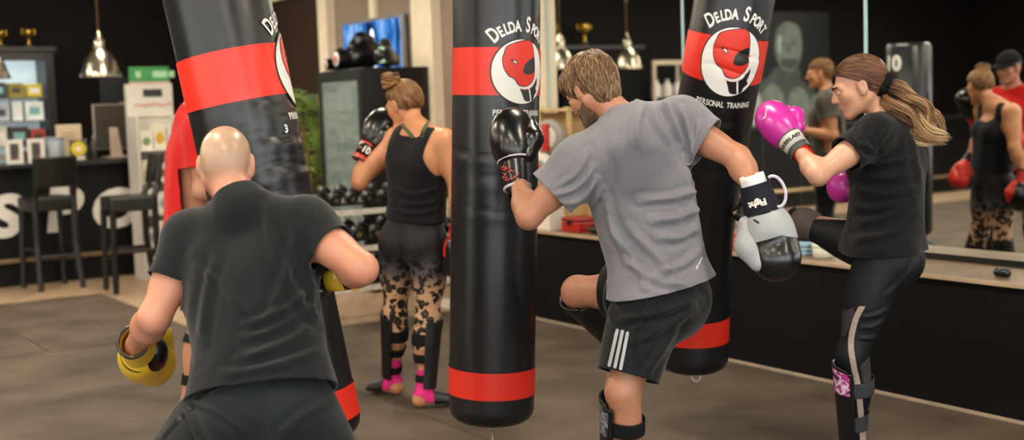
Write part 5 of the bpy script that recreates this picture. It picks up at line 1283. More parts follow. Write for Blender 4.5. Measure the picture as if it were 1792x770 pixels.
# ================================================================== PERSON: man in grey t-shirt
J = dict(shL=P(1020, 287, 4.28), shR=P(1188, 218, 4.44), neck=P(1092, 208, 4.40), head=P(1034, 156, 4.46), hf=(-.52, .63, -.58), hu=(-.34, .40, .84),
         elL=P(926, 378, 4.27), wrL=P(906, 314, 4.42), elR=P(1290, 276, 4.36), wrR=P(1324, 338, 4.22),
         hipL=P(1135, 520, 4.30), hipR=P(1172, 512, 4.45), knL=P(1092, 686, 4.22), knR=P(1012, 510, 4.70), anR=P(1108, 616, 4.94))
J['anL'] = J['knL'] + np.array([-.02, .10, -.415]); J['anL'][2] = .088; J['toeL'] = J['anL'] + np.array([-.15, .10, -.07]); J['toeR'] = J['anR'] + np.array([-.05, .06, -.16])
B2 = Body(J, stock=1.0); 
B2.flatR = False; B2.parts = {}; B2.torso(); B2.limbs(); B2.head()
g2 = thing('person', 'brown haired bearded man in grey t-shirt raising his knee, black gloves with grey palm', 'person', (B2.J['anL'][0], B2.J['anL'][1], 0))
B2.skin(g2, SK_B, brow=mat('brown brow', '#4d3828', .8))
M_tee2 = mat('heather grey jersey', '#76757c', .85, var=.07, scale=120, sheen=.2, bump=.06, bscale=300)
hem2 = P(1185, 512, 4.15)
hemn = -nrm(P(1150, 300, 4.15) - P(1190, 515, 4.15))
drape = [econe(B2.rib - B2.fs * .005, P(1172, 545, 4.38), (.165, .122), (.165, .15), nrm(B2.xs + B2.xh * .4), .08)]
drape += [cone(B2.J['hip' + s_], B2.J['hip' + s_] + (B2.J['kn' + s_] - B2.J['hip' + s_]) * .3, .128, .125, .05) for s_ in 'LR'] + [ell(B2.hpm + np.array([.03, .0, -.03]), (.17, .15, .14), B2.RH, .06)]
slv = [cone(B2.J['shL'], B2.J['shL'] + (B2.J['elL'] - B2.J['shL']) * .72, .070, .082, .05), cone(B2.J['shR'], B2.J['shR'] + (B2.J['elR'] - B2.J['shR']) * .72, .068, .076, .05)]
st2 = [([(1030, 265), (1012, 300), (975, 330)], 5, .008), ([(1040, 290), (1010, 325), (965, 345)], 5, .010), ([(1045, 315), (1020, 345), (980, 358)], 5, .008), ([(1125, 185), (1115, 225), (1120, 270)], 5, .007), ([(1145, 180), (1150, 215), (1180, 260)], 5, .010), ([(1160, 172), (1180, 215), (1195, 255)], 5, .010), ([(1195, 190), (1205, 230), (1210, 275)], 5, .008),
       ([(1220, 330), (1180, 345), (1120, 350)], 6, .010), ([(1222, 360), (1190, 380), (1140, 385)], 6, .010), ([(1225, 395), (1190, 415), (1150, 415)], 6, .010), ([(1200, 290), (1205, 340), (1218, 400)], 6, .012), ([(1065, 390), (1100, 440), (1130, 500)], 7, .010), ([(1100, 400), (1150, 450), (1190, 500)], 7, .008), ([(1060, 350), (1075, 410), (1105, 480)], 6, .008),
       ([(1090, 455), (1150, 490), (1210, 500)], 6, .008), ([(1230, 430), (1200, 460), (1150, 480)], 6, .008), ([(1040, 235), (1060, 300), (1050, 340)], 7, .007), ([(1225, 215), (1215, 250), (1205, 275)], 5, .008), ([(1055, 330), (1040, 350), (1030, 362)], 5, .008)]
nk = B2.J['neck'] + nrm(B2.J['head'] - B2.J['neck']) * .012
c2 = lambda V: np.maximum.reduce([plane_c(V, hem2, hemn), neck_c(B2, V, .12, .08, B2.up * .3), sleeve_c(V, B2.J['shL'], B2.J['elL'], .57, .15), sleeve_c(V, B2.J['shR'], B2.J['elR'], .50, .15)])
mix_attr(M_tee2, 'sweat', '#56565f')
o2t, V2t, Q2t, _c = garment('t_shirt', B2.get('chest', 'waist', 'pelvis', 'yoke', 'yoke') + [cone(B2.J['neck'] + (B2.shm - B2.J['neck']) * .3, B2.J['neck'] + (B2.J['head'] - B2.J['neck']) * .35, .066, .056, .03)] + drape + slv, .013, c2, M_tee2, g2, strokes=st2, amp=.0045, nsc=6.5, seed=6)
add_attr(o2t, 'sweat', lambda V: .85 * sst(-(poly_in(proj(V), smooth_poly([(1062, 275), (1100, 255), (1150, 262), (1160, 300), (1130, 345), (1085, 340)], 5)) + 14 * fnoise(V, 14, 3)), -22, 14))
def pxline(pts, w): return lambda V: poly_d2(proj(V), pts) - w
def facing(V, Q): N = normals(V, Q); return np.sum(N * (CAM - V), 1) > 0
fc2 = facing(V2t, Q2t)
for pts in ([(1229, 450), (1223, 462)], [(1221, 465), (1219, 470)]): patch_fine('reflective_mark', V2t, Q2t, fc2, lambda V, p_=pts: pxline(p_, 1.2)(V), 4., .001, M_white, g2)
M_sh2 = mat('black training shorts cloth', '#0c0f13', .62, var=.15, sheen=.15, bump=.04, bscale=250)
thc = [cone(B2.J['hipL'] + (B2.J['knL'] - B2.J['hipL']) * .12, B2.J['hipL'] + (B2.J['knL'] - B2.J['hipL']) * 1.0, .105, .098, .05), cone(B2.J['hipR'], B2.J['hipR'] + (B2.J['knR'] - B2.J['hipR']) * .9, .10, .095, .05), ell(B2.hpm + np.array([.03, .0, -.04]), (.15, .13, .12), B2.RH, .06)]
st2b = [([(1215, 540), (1170, 570), (1110, 600)], 6, .006), ([(1225, 525), (1160, 545), (1085, 560)], 6, .006), ([(1190, 560), (1160, 610), (1130, 655)], 6, .005), ([(1075, 480), (1062, 520), (1075, 570)], 5, .006), ([(1135, 540), (1120, 575), (1115, 640)], 5, .004)]
c2s = lambda V: np.maximum(plane_c(V, B2.hpm + B2.uh * .12, B2.uh), leg_c(B2, dict(L=.83, R=.60), V))
_, V2s, Q2s, _c = garment('shorts', B2.get('pelvis', 'waist', 'thigh*') + thc, .010, c2s, M_sh2, g2, strokes=st2b, amp=.0035, nsc=7, seed=8)
f2s = facing(V2s, Q2s)
M_stripe = mat('silver grey stripe', '#a3a6aa', .5, var=.05)
for (x0, y0, x1, y1) in ((1080, 578, 1066, 639), (1089, 580, 1076, 642), (1098, 583, 1086, 645)):
    patch_fine('stripe', V2s, Q2s, f2s, lambda V, q=(x0, y0, x1, y1): pxline([(q[0], q[1]), (q[2], q[3])], 2.9)(V), 4., .0012, M_stripe, g2)
patch('pocket_flap', V2s, Q2s, lambda V: np.where(f2s, poly_in(proj(V), smooth_poly([(1122, 542), (1140, 524), (1152, 536), (1138, 560)], 5)), 9), .004, M_sh2, g2, solid=.002)
# shin guards
M_guard = mat('black shin guard vinyl', '#101011', .4, bump=.05); M_vel = mat('black elastic strap', '#17181a', .8, bump=.2, bscale=220); M_gpat = camo('grey camouflage vinyl', ['#2b2d31', '#7f8288', '#4c4f55'], 30)
def shin_guard(B, g, sd, m1, m2=None, t0=.06, t1=.92, straps=((.14, .24), (.62, .74)), off=.016, wrap=-.25, low=True, strapm=None, sc=1., foot=False, sinf=.010):
    k_, n_ = B.J['kn' + sd], B.J['an' + sd]; cb = B.__dict__['cb' + sd]; ax = nrm(n_ - k_); L = np.linalg.norm(n_ - k_); cb = nrm(cb - ax * (cb @ ax)); fr = -cb; sx = np.cross(ax, fr)
    V, Q = solidify_sdf(B.get('calf' + sd, 'knee' + sd) + [cone(k_ + ax * L * .05 + fr * .012, n_ + fr * .006, .052 * B.sc * sc, .040 * B.sc * sc, .03)], .0065, off, it=3)
    N = normals(V, Q)
    t = seg_t(V, k_, n_)
    def c(W, e=0.): t = seg_t(W, k_, n_); d = (W - k_ - (t * L)[:, None] * ax); u_ = d @ fr / (np.linalg.norm(d, axis=1) + 1e-6); return np.maximum.reduce([(t0 - t - .06 * (u_ > .5) * u_) * L, (t - t1) * L, (wrap - u_) * .06 + e])
    V2, F2 = clip(V, Q, c(V)); sg = mk('shin_guard', V2, F2, m1, g, solid=.012)
    if m2: V3, F3 = clip(V + N * .0012, Q, np.maximum.reduce([c(V) + .012, (seg_t(V, k_, n_) - .34) * L])); len(F3) and mk('guard_panel', V3, F3, m2, sg, solid=.001)
    V4, Q4 = solidify_sdf(B.get('calf' + sd, 'knee' + sd), .0065, sinf, it=3)
    for a_, b_ in straps:
        V5, F5 = clip(V4, Q4, np.maximum((a_ - seg_t(V4, k_, n_)) * L, (seg_t(V4, k_, n_) - b_) * L)); len(F5) and mk('strap', V5, F5, strapm or M_vel, sg, solid=.003)
    return sg
shin_guard(B2, g2, 'L', M_guard, M_gpat, t0=.10, wrap=.1, straps=((.21, .33), (.66, .78)))
shin_guard(B2, g2, 'R', M_guard, None, t0=.05)
# gloves
M_lav = mat('pale lavender trim', '#cbbfd6', .5); M_gpalm = mat('pale grey leather', '#9a9da0', .5, var=.08, scale=10, bump=.2, bscale=40); M_redt = mat('red glove print', '#b8453f', .5)
gl, Wf = glove(g2, P(904, 312, 4.425), (-.06, .42, .90), (-.62, -.78, .0), 1, M_gblk, M_gblk, M_gblk, trim_m=M_lav, sc=1.08, lining=M_gblk, label='black boxing glove with lavender trimmed cuff, raised at the middle bag')
vg_ = (CAM - P(904, 312, 4.425)) @ frame_from((-.06, .42, .90), (-.62, -.78, .0)); Wth = math.atan2(vg_[0], vg_[2]) - .75
mb = MB()
for i in range(16):
    yy = -.02 + rnd.uniform(0, .055); x = rnd.uniform(-.028, .012) + (yy - .0) * -.25; a = .25 + Wth + x / .052; ln = rnd.uniform(.008, .02); p0 = np.array([.0575 * math.sin(a), yy, .0515 * math.cos(a)]); a2 = a + ln / .052; p1 = np.array([.0575 * math.sin(a2), yy + rnd.uniform(-.01, .012), .0515 * math.cos(a2)]); mb.rings([p0, (p0 + p1) / 2 * 1.01, p1], [.002, .0026, .0012], 5)
mk('red_emblem', Wf(mb.V), mb.F, M_redt, gl)
M_navy = mat('dark navy strap', '#1c1c28', .6, bump=.1, bscale=200)
gl, Wf = glove(g2, P(1326, 343, 4.21), (.26, -.05, -.96), (.16, .97, .0), -1, M_gblk, M_gpalm, M_navy, palm_m=M_gpalm, sc=1.2, palmcut=lambda V: np.maximum.reduce([V[:, 2] - .028, V[:, 1] - .118 - .6 * np.maximum(0, V[:, 0] - .03), .05 - V[:, 1]]), text='Fight', text_m=M_white, th0=.15, tsz=.024, lining=mat('white hand wrap', '#d9dadb', .8, bump=.15, bscale=160), label='black boxing glove with pale grey palm and dark strap, swung back')
mb = MB(); mb.rings([np.array(q) for q in ((-.03, .055, -.058), (.0, .09, -.056), (.022, .115, -.054))], .003, 6); mk('palm_seam', Wf(mb.V), mb.F, M_gblk, gl)
lp_ = MB(); lp_.rings([np.array([.05 + .026 * math.cos(q), .0 + .044 * math.sin(q), -.022]) for q in np.linspace(-PI * .6, PI * .6, 18)], .005, 6); mk('strap_end', Wf(lp_.V), lp_.F, M_lav, gl)
# hair and beard
HM2 = hairmat('brown hair', [(0, '#4b3726'), (.5, '#6b4f38'), (.85, '#8c6c4e'), (1, '#b19468')])
M_hbase = mat('brown hair base', '#4a3625', .6, var=.25, scale=30)
hp = B2.hp; q_ = B2.sc
cap = [ell(hp(0, -.020, .040), (.083, .102, .086), B2.HR, .03), ell(hp(0, -.054, -.026), (.063, .045, .078), B2.HR, .03), ell(hp(0, .052, .066), (.066, .045, .04), B2.HR, .03), ell(hp(.054, -.025, .02), (.026, .06, .05), B2.HR, .03), ell(hp(-.054, -.025, .02), (.026, .06, .05), B2.HR, .03)]
Vh, Qh = solidify_sdf(cap, .005, it=2); Vh = Vh + normals(Vh, Qh) * (.003 * fnoise(Vh, 45, 3, (1, 1, 1)))[:, None]
def hl(V, B=None):
    L = (V - (B or B2).J['head']) @ (B or B2).HR; return L
Lh = hl(Vh); hc = np.maximum.reduce([-.094 - Lh[:, 2] + .6 * np.maximum(0, np.abs(Lh[:, 0]) - .035), np.where(Lh[:, 1] > .045, .045 - Lh[:, 2], -1), np.where((Lh[:, 1] > .012) & (Lh[:, 1] <= .045), -.012 - Lh[:, 2], -1), np.where((Lh[:, 1] > -.036) & (Lh[:, 1] <= .012), .020 - Lh[:, 2], -1)])
Vc, Fc_ = clip(Vh, Qh, hc); hr = mk('hair', Vc, Fc_, M_hbase, g2, solid=.004)
crown = hp(0, -.055, .11)
def flow2(p, n):
    d = p - crown; d = d - n * (d @ n); return nrm(d + 1e-5) + np.array([-.05, 0, -.35])
strands('hair_strands', Vh, Qh, pick(Vh, Qh, (hc < -.003), 4200, 3), flow2, .036, .0011, HM2, hr, lift=.002, jit=.42, seed=2, seg=5)
bz = B2.V; Lb = hl(bz); bmask = (Lb[:, 2] < -.052) & (Lb[:, 2] > -.125) & (Lb[:, 1] > -.005) & (np.linalg.norm(Lb - np.array([0, .088, -.058]), axis=1) > .02)
strands('beard', bz, B2.Q, pick(bz, B2.Q, bmask, 1900, 4), lambda p, n: B2.HR @ np.array([0, .25, -1.]) + .5 * n, .009, .0006, hairmat('greying beard', [(0, '#4a3728'), (.6, '#6b5644'), (1, '#8f7e6d')]), g2, lift=.001, seg=3, jit=.5, seed=8)
# ================================================================== PERSON: woman with ponytail, kicking the far bag
J = dict(shL=P(1530, 236, 4.80), shR=P(1580, 236, 5.10), neck=P(1553, 200, 4.93), head=P(1501, 150, 4.93), hf=(-.90, .16, -.34), hu=(-.34, .06, .94),
         elL=P(1432, 306, 4.68), wrL=P(1398, 262, 4.86), elR=P(1560, 340, 5.25), wrR=P(1540, 312, 5.12),
         hipL=P(1538, 452, 4.82), hipR=P(1556, 446, 4.98), knL=P(1492, 622, 4.80), knR=P(1410, 392, 5.22), anR=P(1352, 397, 5.40))
J['anL'] = J['knL'] + np.array([.035, .10, -.40]); J['anL'][2] = .085; J['toeL'] = J['anL'] + np.array([-.17, .02, -.07]); J['toeR'] = P(1326, 366, 5.32)
B3 = Body(J, fem=True, scale=.97, stock=1.06); B3.flatR = False; B3.parts = {}; B3.torso(); B3.limbs(); B3.head()
g3 = thing('person', 'woman with long ponytail in black t-shirt and leggings, kicking, one pink glove raised', 'person', (B3.J['anL'][0], B3.J['anL'][1], 0))
B3.skin(g3, SK_C, hf=.0032, brow=mat('dark brow', '#3b271c', .8))
M_tee3 = mat('black jersey', '#0e0f12', .8, var=.15, scale=6, sheen=.1, bump=.05, bscale=300)
hem3 = P(1550, 440, 4.9); hn3 = -nrm(P(1545, 250, 4.9) - P(1553, 440, 4.9))
drape = [cone(B3.J['hip' + s_], B3.J['hip' + s_] + (B3.J['kn' + s_] - B3.J['hip' + s_]) * .25, .098, .102, .05) for s_ in 'LR'] + [econe(B3.rib - B3.fs * .01, hem3 + np.array([-.01, .03, -.12]), (.135, .118), (.155, .145), nrm(B3.xs + B3.xh * .5), .08)]
slv = [cone(B3.J['sh' + s_], B3.J['sh' + s_] + (B3.J['el' + s_] - B3.J['sh' + s_]) * .75, .060, .066, .05) for s_ in 'LR']
st3 = [([(1500, 270), (1545, 285), (1600, 275)], 5, .006), ([(1490, 300), (1550, 312), (1610, 300)], 5, .005), ([(1500, 330), (1550, 340), (1615, 325)], 5, .006), ([(1500, 390), (1550, 380), (1612, 350)], 6, .006), ([(1495, 420), (1555, 410), (1610, 385)], 6, .006), ([(1490, 360), (1530, 365), (1580, 355)], 6, .005),
       ([(1560, 215), (1545, 240), (1525, 270)], 5, .005), ([(1515, 210), (1510, 240), (1530, 270)], 5, .005), ([(1600, 230), (1605, 280), (1615, 330)], 6, .004), ([(1490, 230), (1500, 250), (1530, 262)], 4, .004)]
nk3 = B3.J['neck'] + nrm(B3.J['head'] - B3.J['neck']) * .002
c3 = lambda V: np.maximum.reduce([plane_c(V, hem3, hn3), neck_c(B3, V, .06, .08, B3.fs * .25), sleeve_c(V, B3.J['shL'], B3.J['elL'], .50), sleeve_c(V, B3.J['shR'], B3.J['elR'], .5)])
_, V3t, Q3t, _c = garment('t_shirt', B3.get('chest', 'waist', 'pelvis', 'yoke') + [cone(B3.J['neck'] + (B3.shm - B3.J['neck']) * .3, B3.J['neck'] + (B3.J['head'] - B3.J['neck']) * .3, .058, .05, .03)] + drape + slv, .009, c3, M_tee3, g3, strokes=st3, amp=.003, nsc=7, seed=11)
M_leg3 = mat('black leggings knit', '#0e1217', .6, var=.15, scale=5, spec=.3, bump=.03, bscale=300)
M_mesh3 = mat('sheer mesh knit', '#3f3a3b', .6, var=.12, scale=200); M_tape = mat('beige mesh tape', '#a5958a', .6, var=.2, scale=260)
c3l = lambda V: np.maximum.reduce([plane_c(V, B3.hpm + B3.uh * .14, B3.uh), (seg_t(V, B3.J['knL'], B3.J['anL']) - .97) * .4, np.where(seg_d(V, B3.J['knR'], B3.J['anR']) < .14, (seg_t(V, B3.J['knR'], B3.J['anR']) - .93) * .4, -1)])
st3l = [([(1555, 540), (1530, 552), (1505, 556)], 3, .004), ([(1550, 560), (1525, 572), (1505, 574)], 3, .004), ([(1540, 585), (1522, 592), (1505, 592)], 3, .004), ([(1600, 460), (1590, 480), (1550, 520)], 4, .003)]
_, V3l, Q3l, _c = garment('leggings', B3.get('pelvis', 'waist', 'thigh*', 'knee*', 'calf*'), .0065, c3l, M_leg3, g3, strokes=st3l, amp=.0012, nsc=9, seed=12, fine=.0005)
f3 = facing(V3l, Q3l)
onpx = lambda V, Fm, poly, B=None: np.where(Fm, poly_in(proj(V), poly), 9)
patch('mesh_panel', V3l, Q3l, lambda V: onpx(V, f3, smooth_poly([(1458, 545), (1480, 543), (1496, 541), (1480, 586), (1465, 590), (1452, 588)], 4)), .0015, M_mesh3, g3)
patch('mesh_panel', V3l, Q3l, lambda V: onpx(V, f3, [(1505, 640), (1522, 625), (1524, 665), (1520, 680), (1512, 678)]), .0015, M_mesh3, g3)
tape_ = spline([np.array(q, float) for q in ((1512, 530), (1497, 560), (1489, 600), (1494, 640), (1502, 680), (1508, 740), (1512, 790))], 6)
patch_fine('side_tape', V3l, Q3l, f3, lambda V: np.maximum(pxline(tape_, 5.2)(V), 536 - proj(V)[:, 1]), 5., .002, M_tape, g3, n=3)
Mk = mat('mesh at the raised knee', '#57504e', .6, var=.1, scale=200)
patch('mesh_panel', V3l, Q3l, lambda V: np.where(f3, np.maximum(seg_d(V, B3.J['knR'], B3.J['knR'] + np.array([0, 0, .05])) - .085, (.86 - seg_t(V, B3.J['hipR'], B3.J['knR'])) * .4), 9), .0015, Mk, g3)
M_pcam = camo('pink camouflage vinyl', ['#4a2440', '#d86fb8', '#ecdce6', '#c03a96'], 26)
shin_guard(B3, g3, 'L', M_guard, M_pcam, t0=.12, wrap=.22, straps=((.22, .37), (.58, .74)), sc=.92, sinf=.016, strapm=mat('charcoal elastic strap', '#3b3e40', .8, bump=.2, bscale=220))
sgr = shin_guard(B3, g3, 'R', M_guard, M_pcam, t0=.25, straps=((.5, .62), (.8, .9)), sc=.92)
# instep guard of the kicking foot
V, Q = solidify_sdf(B3.get('footR', 'toesR'), .006, .010, it=3); N = normals(V, Q); cu_ = (V - B3.J['anR']) @ nrm(B3.J['anR'] - B3.J['knR'])
V2, F2 = clip(V, Q, np.maximum(-.02 - cu_, (V - B3.J['anR']) @ nrm(B3.J['toeR'] - B3.J['anR']) - .15)); mk('instep_guard', V2, F2, M_guard, sgr, solid=.005)
V2, F2 = clip(V + N * .0015, Q, np.where(np.abs(fnoise(V, 1, 2) * 0 + (V - B3.J['anR']) @ nrm(np.cross(B3.J['toeR'] - B3.J['anR'], [0, 0, 1.]))) < 9, np.abs((V - B3.J['anR']) @ nrm(np.cross(B3.J['toeR'] - B3.J['anR'], [.2, .9, .3]))) - .022, 9)); len(F2) and mk('instep_panel', V2, F2, M_pcam, sgr, solid=.001)
M_pink = mat('pink glove leather', '#c42f9e', .32, var=.05, coat=.3); M_gcuff = mat('dark grey glove trim', '#4a4b4e', .5); M_silver = mat('silver grey glove cuff', '#bcbbb6', .5, var=.05)
gl, Wf = glove(g3, P(1394, 257, 4.87), (-.36, .68, .62), (-.66, -.55, .42), 1, M_pink, M_pink, M_gcuff, sc=1.02, text='EVERLAST', text_m=M_bagblack, th0=-.05, tsz=.021, strap_m=M_silver, ll=.085, lining=mat('red hand wrap', '#c2281f', .75, bump=.15, bscale=160), label='pink boxing glove with silver grey cuff and red wrap, raised')
mb = MB(); mb.add([(q[0], .152 + q[1], .0795) for q in ((-.026, -.004), (-.006, -.012), (.022, .018), (.012, .014), (-.004, -.002))] , [(0, 1, 4), (1, 3, 4), (1, 2, 3)]); mk('tick_mark', Wf(mb.V), mb.F, mat('pale pink print', '#f2d5e6', .4), gl, solid=.0006)
glove(g3, P(1545, 312, 5.10), (-.93, -.1, -.12), (0, .2, 1), -1, M_pink, M_pink, M_gcuff, sc=.95, strap_m=M_silver, lining=MATS['red hand wrap'], label='pink boxing glove held back beneath the raised forearm')
# hair drawn back into a ponytail
HM3 = hairmat('brown swept hair', [(0, '#3d281c'), (.5, '#5b3c2b'), (1, '#85593e')])
M_h3 = mat('dark brown hair base', '#33211a', .5, var=.3, scale=30)
hp = B3.hp
cap = [ell(hp(0, -.018, .034), (.081, .100, .082), B3.HR, .03), ell(hp(0, -.055, -.006), (.068, .054, .062), B3.HR, .03), cone(hp(0, -.07, .01), P(1534, 142, 4.93), .045, .022, .04)]
Vh, Qh = solidify_sdf(cap, .005, it=2); Lh = hl(Vh, B3)
hc = np.maximum.reduce([-.058 - Lh[:, 2], np.where(Lh[:, 1] > -.022, (.02 + .75 * (Lh[:, 1] + .0) - Lh[:, 2]) * .8, -1), np.where((np.abs(Lh[:, 0]) > .055) & (Lh[:, 1] > -.03) & (Lh[:, 2] < .028), .01, -1)])
Vc, Fc_ = clip(Vh, Qh, hc); hr = mk('hair', Vc, Fc_, M_h3, g3, solid=.003)
tie = P(1539, 144, 4.93)
strands('hair_strands', Vh, Qh, pick(Vh, Qh, hc < -.002, 1500, 3), lambda p, n: nrm(tie - p) + np.array([0, 0, .0]), .085, .0013, HM3, hr, lift=.0012, jit=.06, seed=2, seg=7)
# scrunchie and ponytail
td = nrm(P(1556, 152, 4.93) - P(1535, 143, 4.93))
mb = MB(); M = frame_from(td, [0, 0, 1]); 
ringp = []
for a in np.linspace(0, 2 * PI, 49): r_ = .034 + .005 * math.sin(a * 9); ringp.append(P(1542, 147, 4.90) + td * (.004 + .006 * math.sin(a * 7)) + M @ np.array([r_ * math.cos(a), 0, r_ * math.sin(a)]))
mb.rings(ringp, .019, 8, cap=False); mk('scrunchie', mb.V, mb.F, mat('black scrunchie', '#0e0f12', .7, bump=.3, bscale=80), g3)
path = [P(1543, 147, 4.93), P(1560, 160, 4.90), P(1584, 186, 4.87), P(1607, 214, 4.86), P(1632, 238, 4.86), P(1660, 258, 4.86)]
path = np.array(spline(path, 12)); OV, OF, OA = [], [], []; rg = random.Random(21); nP = len(path)
wid = lambda u: .012 + .056 * math.sin(PI * min(.80, u * 1.1))
for ci in range(26):                     # wavy locks, each a bundle of strands
    ca = rg.uniform(0, 2 * PI); cr_ = math.sqrt(rg.random()) * .95; ph = rg.uniform(0, 6.28); fr_ = rg.uniform(1.5, 2.1); am = rg.uniform(.016, .030); endu = rg.uniform(.80, 1.0); cb_ = rg.uniform(-.26, .24); cw = rg.uniform(.010, .017)
    for i in range(20):
        sa, sr = rg.uniform(0, 2 * PI), math.sqrt(rg.random()) * cw; e_ = endu * rg.uniform(.88, 1.0); pts = []; jj = rg.uniform(-.35, .35)
        for k in range(int(nP * e_)):
            u = k / (nP - 1); t_ = nrm(path[min(k + 1, nP - 1)] - path[max(k - 1, 0)]); s1 = nrm(np.cross(t_, [0, 1., .2])); s2 = np.cross(t_, s1); w_ = wid(u); g_ = min(1, u * 2.4)
            pin = 1 - .55 * max(0, (u / e_ - .75)) / .25
            x = math.cos(ca) * cr_ * w_ + (math.cos(sa + 2.2 * u) * sr * pin + am * math.sin(ph + jj + u * fr_ * 2 * PI)) * g_ + math.cos(sa) * .004
            y = math.sin(ca) * cr_ * w_ * .8 + (math.sin(sa + 2.2 * u) * sr * pin + am * .8 * math.cos(ph + jj + u * fr_ * 2 * PI)) * g_ + math.sin(sa) * .004
            pts.append(path[k] + s1 * x + s2 * y)
        if len(pts) < 6: continue
        b = len(OV); mb = MB(); r = rg.uniform(.0014, .0028); n_ = len(pts); mb.rings(pts, [r * (.8 + .5 * math.sin(PI * k / n_)) * (1 if k < n_ * .75 else max(.12, (n_ - k) / (n_ * .25))) for k in range(n_)], 5)
        OV += mb.V; OF += [tuple(b + j_ for j_ in f) for f in mb.F]; bb = cb_ + rg.uniform(-.10, .10)
        for k in range(n_): OA += [min(1, max(0, (k / nP) ** .8 * .85 + bb + .02))] * 5
HM3p = hairmat('ponytail from brown to blonde', [(0, '#2e1d14'), (.25, '#5a3e2b'), (.5, '#8d6b4a'), (.78, '#c2a075'), (1, '#e8d3b0')], .38)
mk('ponytail', OV, OF, HM3p, g3, attr={'lock': OA})
# earring, necklace cord
mb = MB(); e_ = hp(.080, -.004, -.046) if False else hp(-.080, -.004, -.046); mb.rings([e_ + np.array([.006 * math.cos(q), .002, .006 * math.sin(q) - .006]) for q in np.linspace(0, 2 * PI, 14)], .0016, 6, cap=False); mk('earring', mb.V, mb.F, mat('gold earring', '#d9b25a', .2, 1.), g3)
mb = MB(); nc = B3.J['neck'] + (B3.J['head'] - B3.J['neck']) * .12; ndir = nrm(B3.J['head'] - B3.J['neck']); Mn = frame_from(ndir, B3.fs)
mb.rings([nc + Mn @ np.array([.056 * math.cos(q), -.012 * math.sin(q), .058 * math.sin(q)]) for q in np.linspace(0, 2 * PI, 30)], .002, 6, cap=False); mk('neck_cord', mb.V, mb.F, mat('brown cord', '#4d2f25', .6), g3)
# ================================================================== PERSON: woman with hair bun, seen from behind
J = dict(shL=P(695, 243, 6.40), shR=P(776, 247, 6.20), neck=P(733, 224, 6.33), head=P(706, 182, 6.42), hf=(-.72, .60, -.34), hu=(-.28, .18, .94),
         elL=P(630, 318, 6.42), wrL=P(640, 272, 6.46), elR=P(800, 330, 6.18), wrR=P(803, 400, 6.12),
         hipL=P(696, 420, 6.38), hipR=P(752, 424, 6.28), knL=P(692, 545, 6.42), knR=P(748, 556, 6.26))
fl, fr2 = FL(690, 690), FL(743, 714)
J['anL'] = np.array([fl[0], fl[1] - .02, .088]); J['anR'] = np.array([fr2[0], fr2[1] - .0, .088]); J['toeL'] = J['anL'] + np.array([-.17, .10, -.07]); J['toeR'] = J['anR'] + np.array([.18, .04, -.07])
B4 = Body(J, fem=True, scale=.98, stock=1.10)
g4 = thing('person', 'woman with hair bun in black tank top and leopard print leggings, seen from behind', 'person', (B4.hpm[0], B4.hpm[1], 0))
B4.skin(g4, SK_D, h=.0075, hf=.0045)
M_tank = mat('black tank jersey', '#121317', .8, var=.15, sheen=.1, bump=.04, bscale=300)
hem4 = P(725, 384, 6.3)
def c4(V):
    L = (V - B4.shm) @ B4.RS; back = L[:, 1] < .0
    # shoulder straps: keep below a curved neckline and inside the armholes
    neckl = np.where(back, L[:, 2] - (.02 + .55 * np.maximum(0, np.abs(L[:, 0]) - .055)), L[:, 2] - (-.06 + .9 * np.maximum(0, np.abs(L[:, 0]) - .05)))
    arm = np.abs(L[:, 0]) - (.125 + .5 * np.maximum(0, -L[:, 2] - .07) + .0 * L[:, 2]); arm = np.where(L[:, 2] < -.16, -.05, arm)
    top = L[:, 2] - .075
    return np.maximum.reduce([plane_c(V, hem4, -B4.up), np.where(np.abs(L[:, 0]) < .075, neckl, -1), arm, np.minimum(top, .05)])
pr4 = B4.get('chest', 'waist', 'pelvis', 'yoke') + [econe(B4.rib, hem4 + np.array([0, .05, -.1]), (.135, .11), (.15, .13), B4.xs, .07)]
garment('tank_top', pr4, .0065, c4, M_tank, g4, amp=.002, nsc=9, seed=14, strokes=[([(690, 350), (720, 358), (765, 352)], 3, .004), ([(685, 366), (725, 374), (770, 366)], 3, .004), ([(690, 330), (720, 340), (770, 330)], 3, .003)], fine=.0005)
M_green = mat('olive strap', '#4f5a3a', .6)
patchV, patchQ = solidify_sdf(B4.get('chest', 'yoke', 'neck'), .0065, .004, it=2); fc4 = facing(patchV, patchQ)
for pts in ([(706, 222), (716, 232), (722, 240)], [(748, 216), (742, 226), (738, 238)]): patch('bra_strap', patchV, patchQ, lambda V, q=pts: np.where(fc4, pxline(np.array(q, float), 3.2)(V), 9), .002, M_green, g4)
# leopard print leggings: black above, print on bare beige towards the calves
m = bpy.data.materials.new('leopard leggings'); m.use_nodes = True; nt = m.node_tree; N = nt.nodes; L = nt.links; b = N['Principled BSDF']
tc = N.new('ShaderNodeTexCoord'); sp = N.new('ShaderNodeSeparateXYZ'); L.new(tc.outputs['Object'], sp.inputs[0])
vo = N.new('ShaderNodeTexVoronoi'); vo.inputs['Scale'].default_value = 25; vo.inputs['Randomness'].default_value = .9
ns = N.new('ShaderNodeTexNoise'); ns.inputs['Scale'].default_value = 40; mx = N.new('ShaderNodeMixRGB'); mx.inputs[0].default_value = .05; L.new(tc.outputs['Object'], mx.inputs[1]); L.new(ns.outputs['Color'], mx.inputs[2]); L.new(tc.outputs['Object'], ns.inputs['Vector']); L.new(mx.outputs[0], vo.inputs['Vector'])
rp = N.new('ShaderNodeValToRGB'); rp.color_ramp.interpolation = 'CONSTANT'; el = rp.color_ramp.elements; el[0].position = 0; el[0].color = (.16, .13, .12, 1); el[1].position = .20; el[1].color = (0, 0, 0, 1); e = el.new(.50); e.color = (1, 1, 1, 1); L.new(vo.outputs['Distance'], rp.inputs[0])
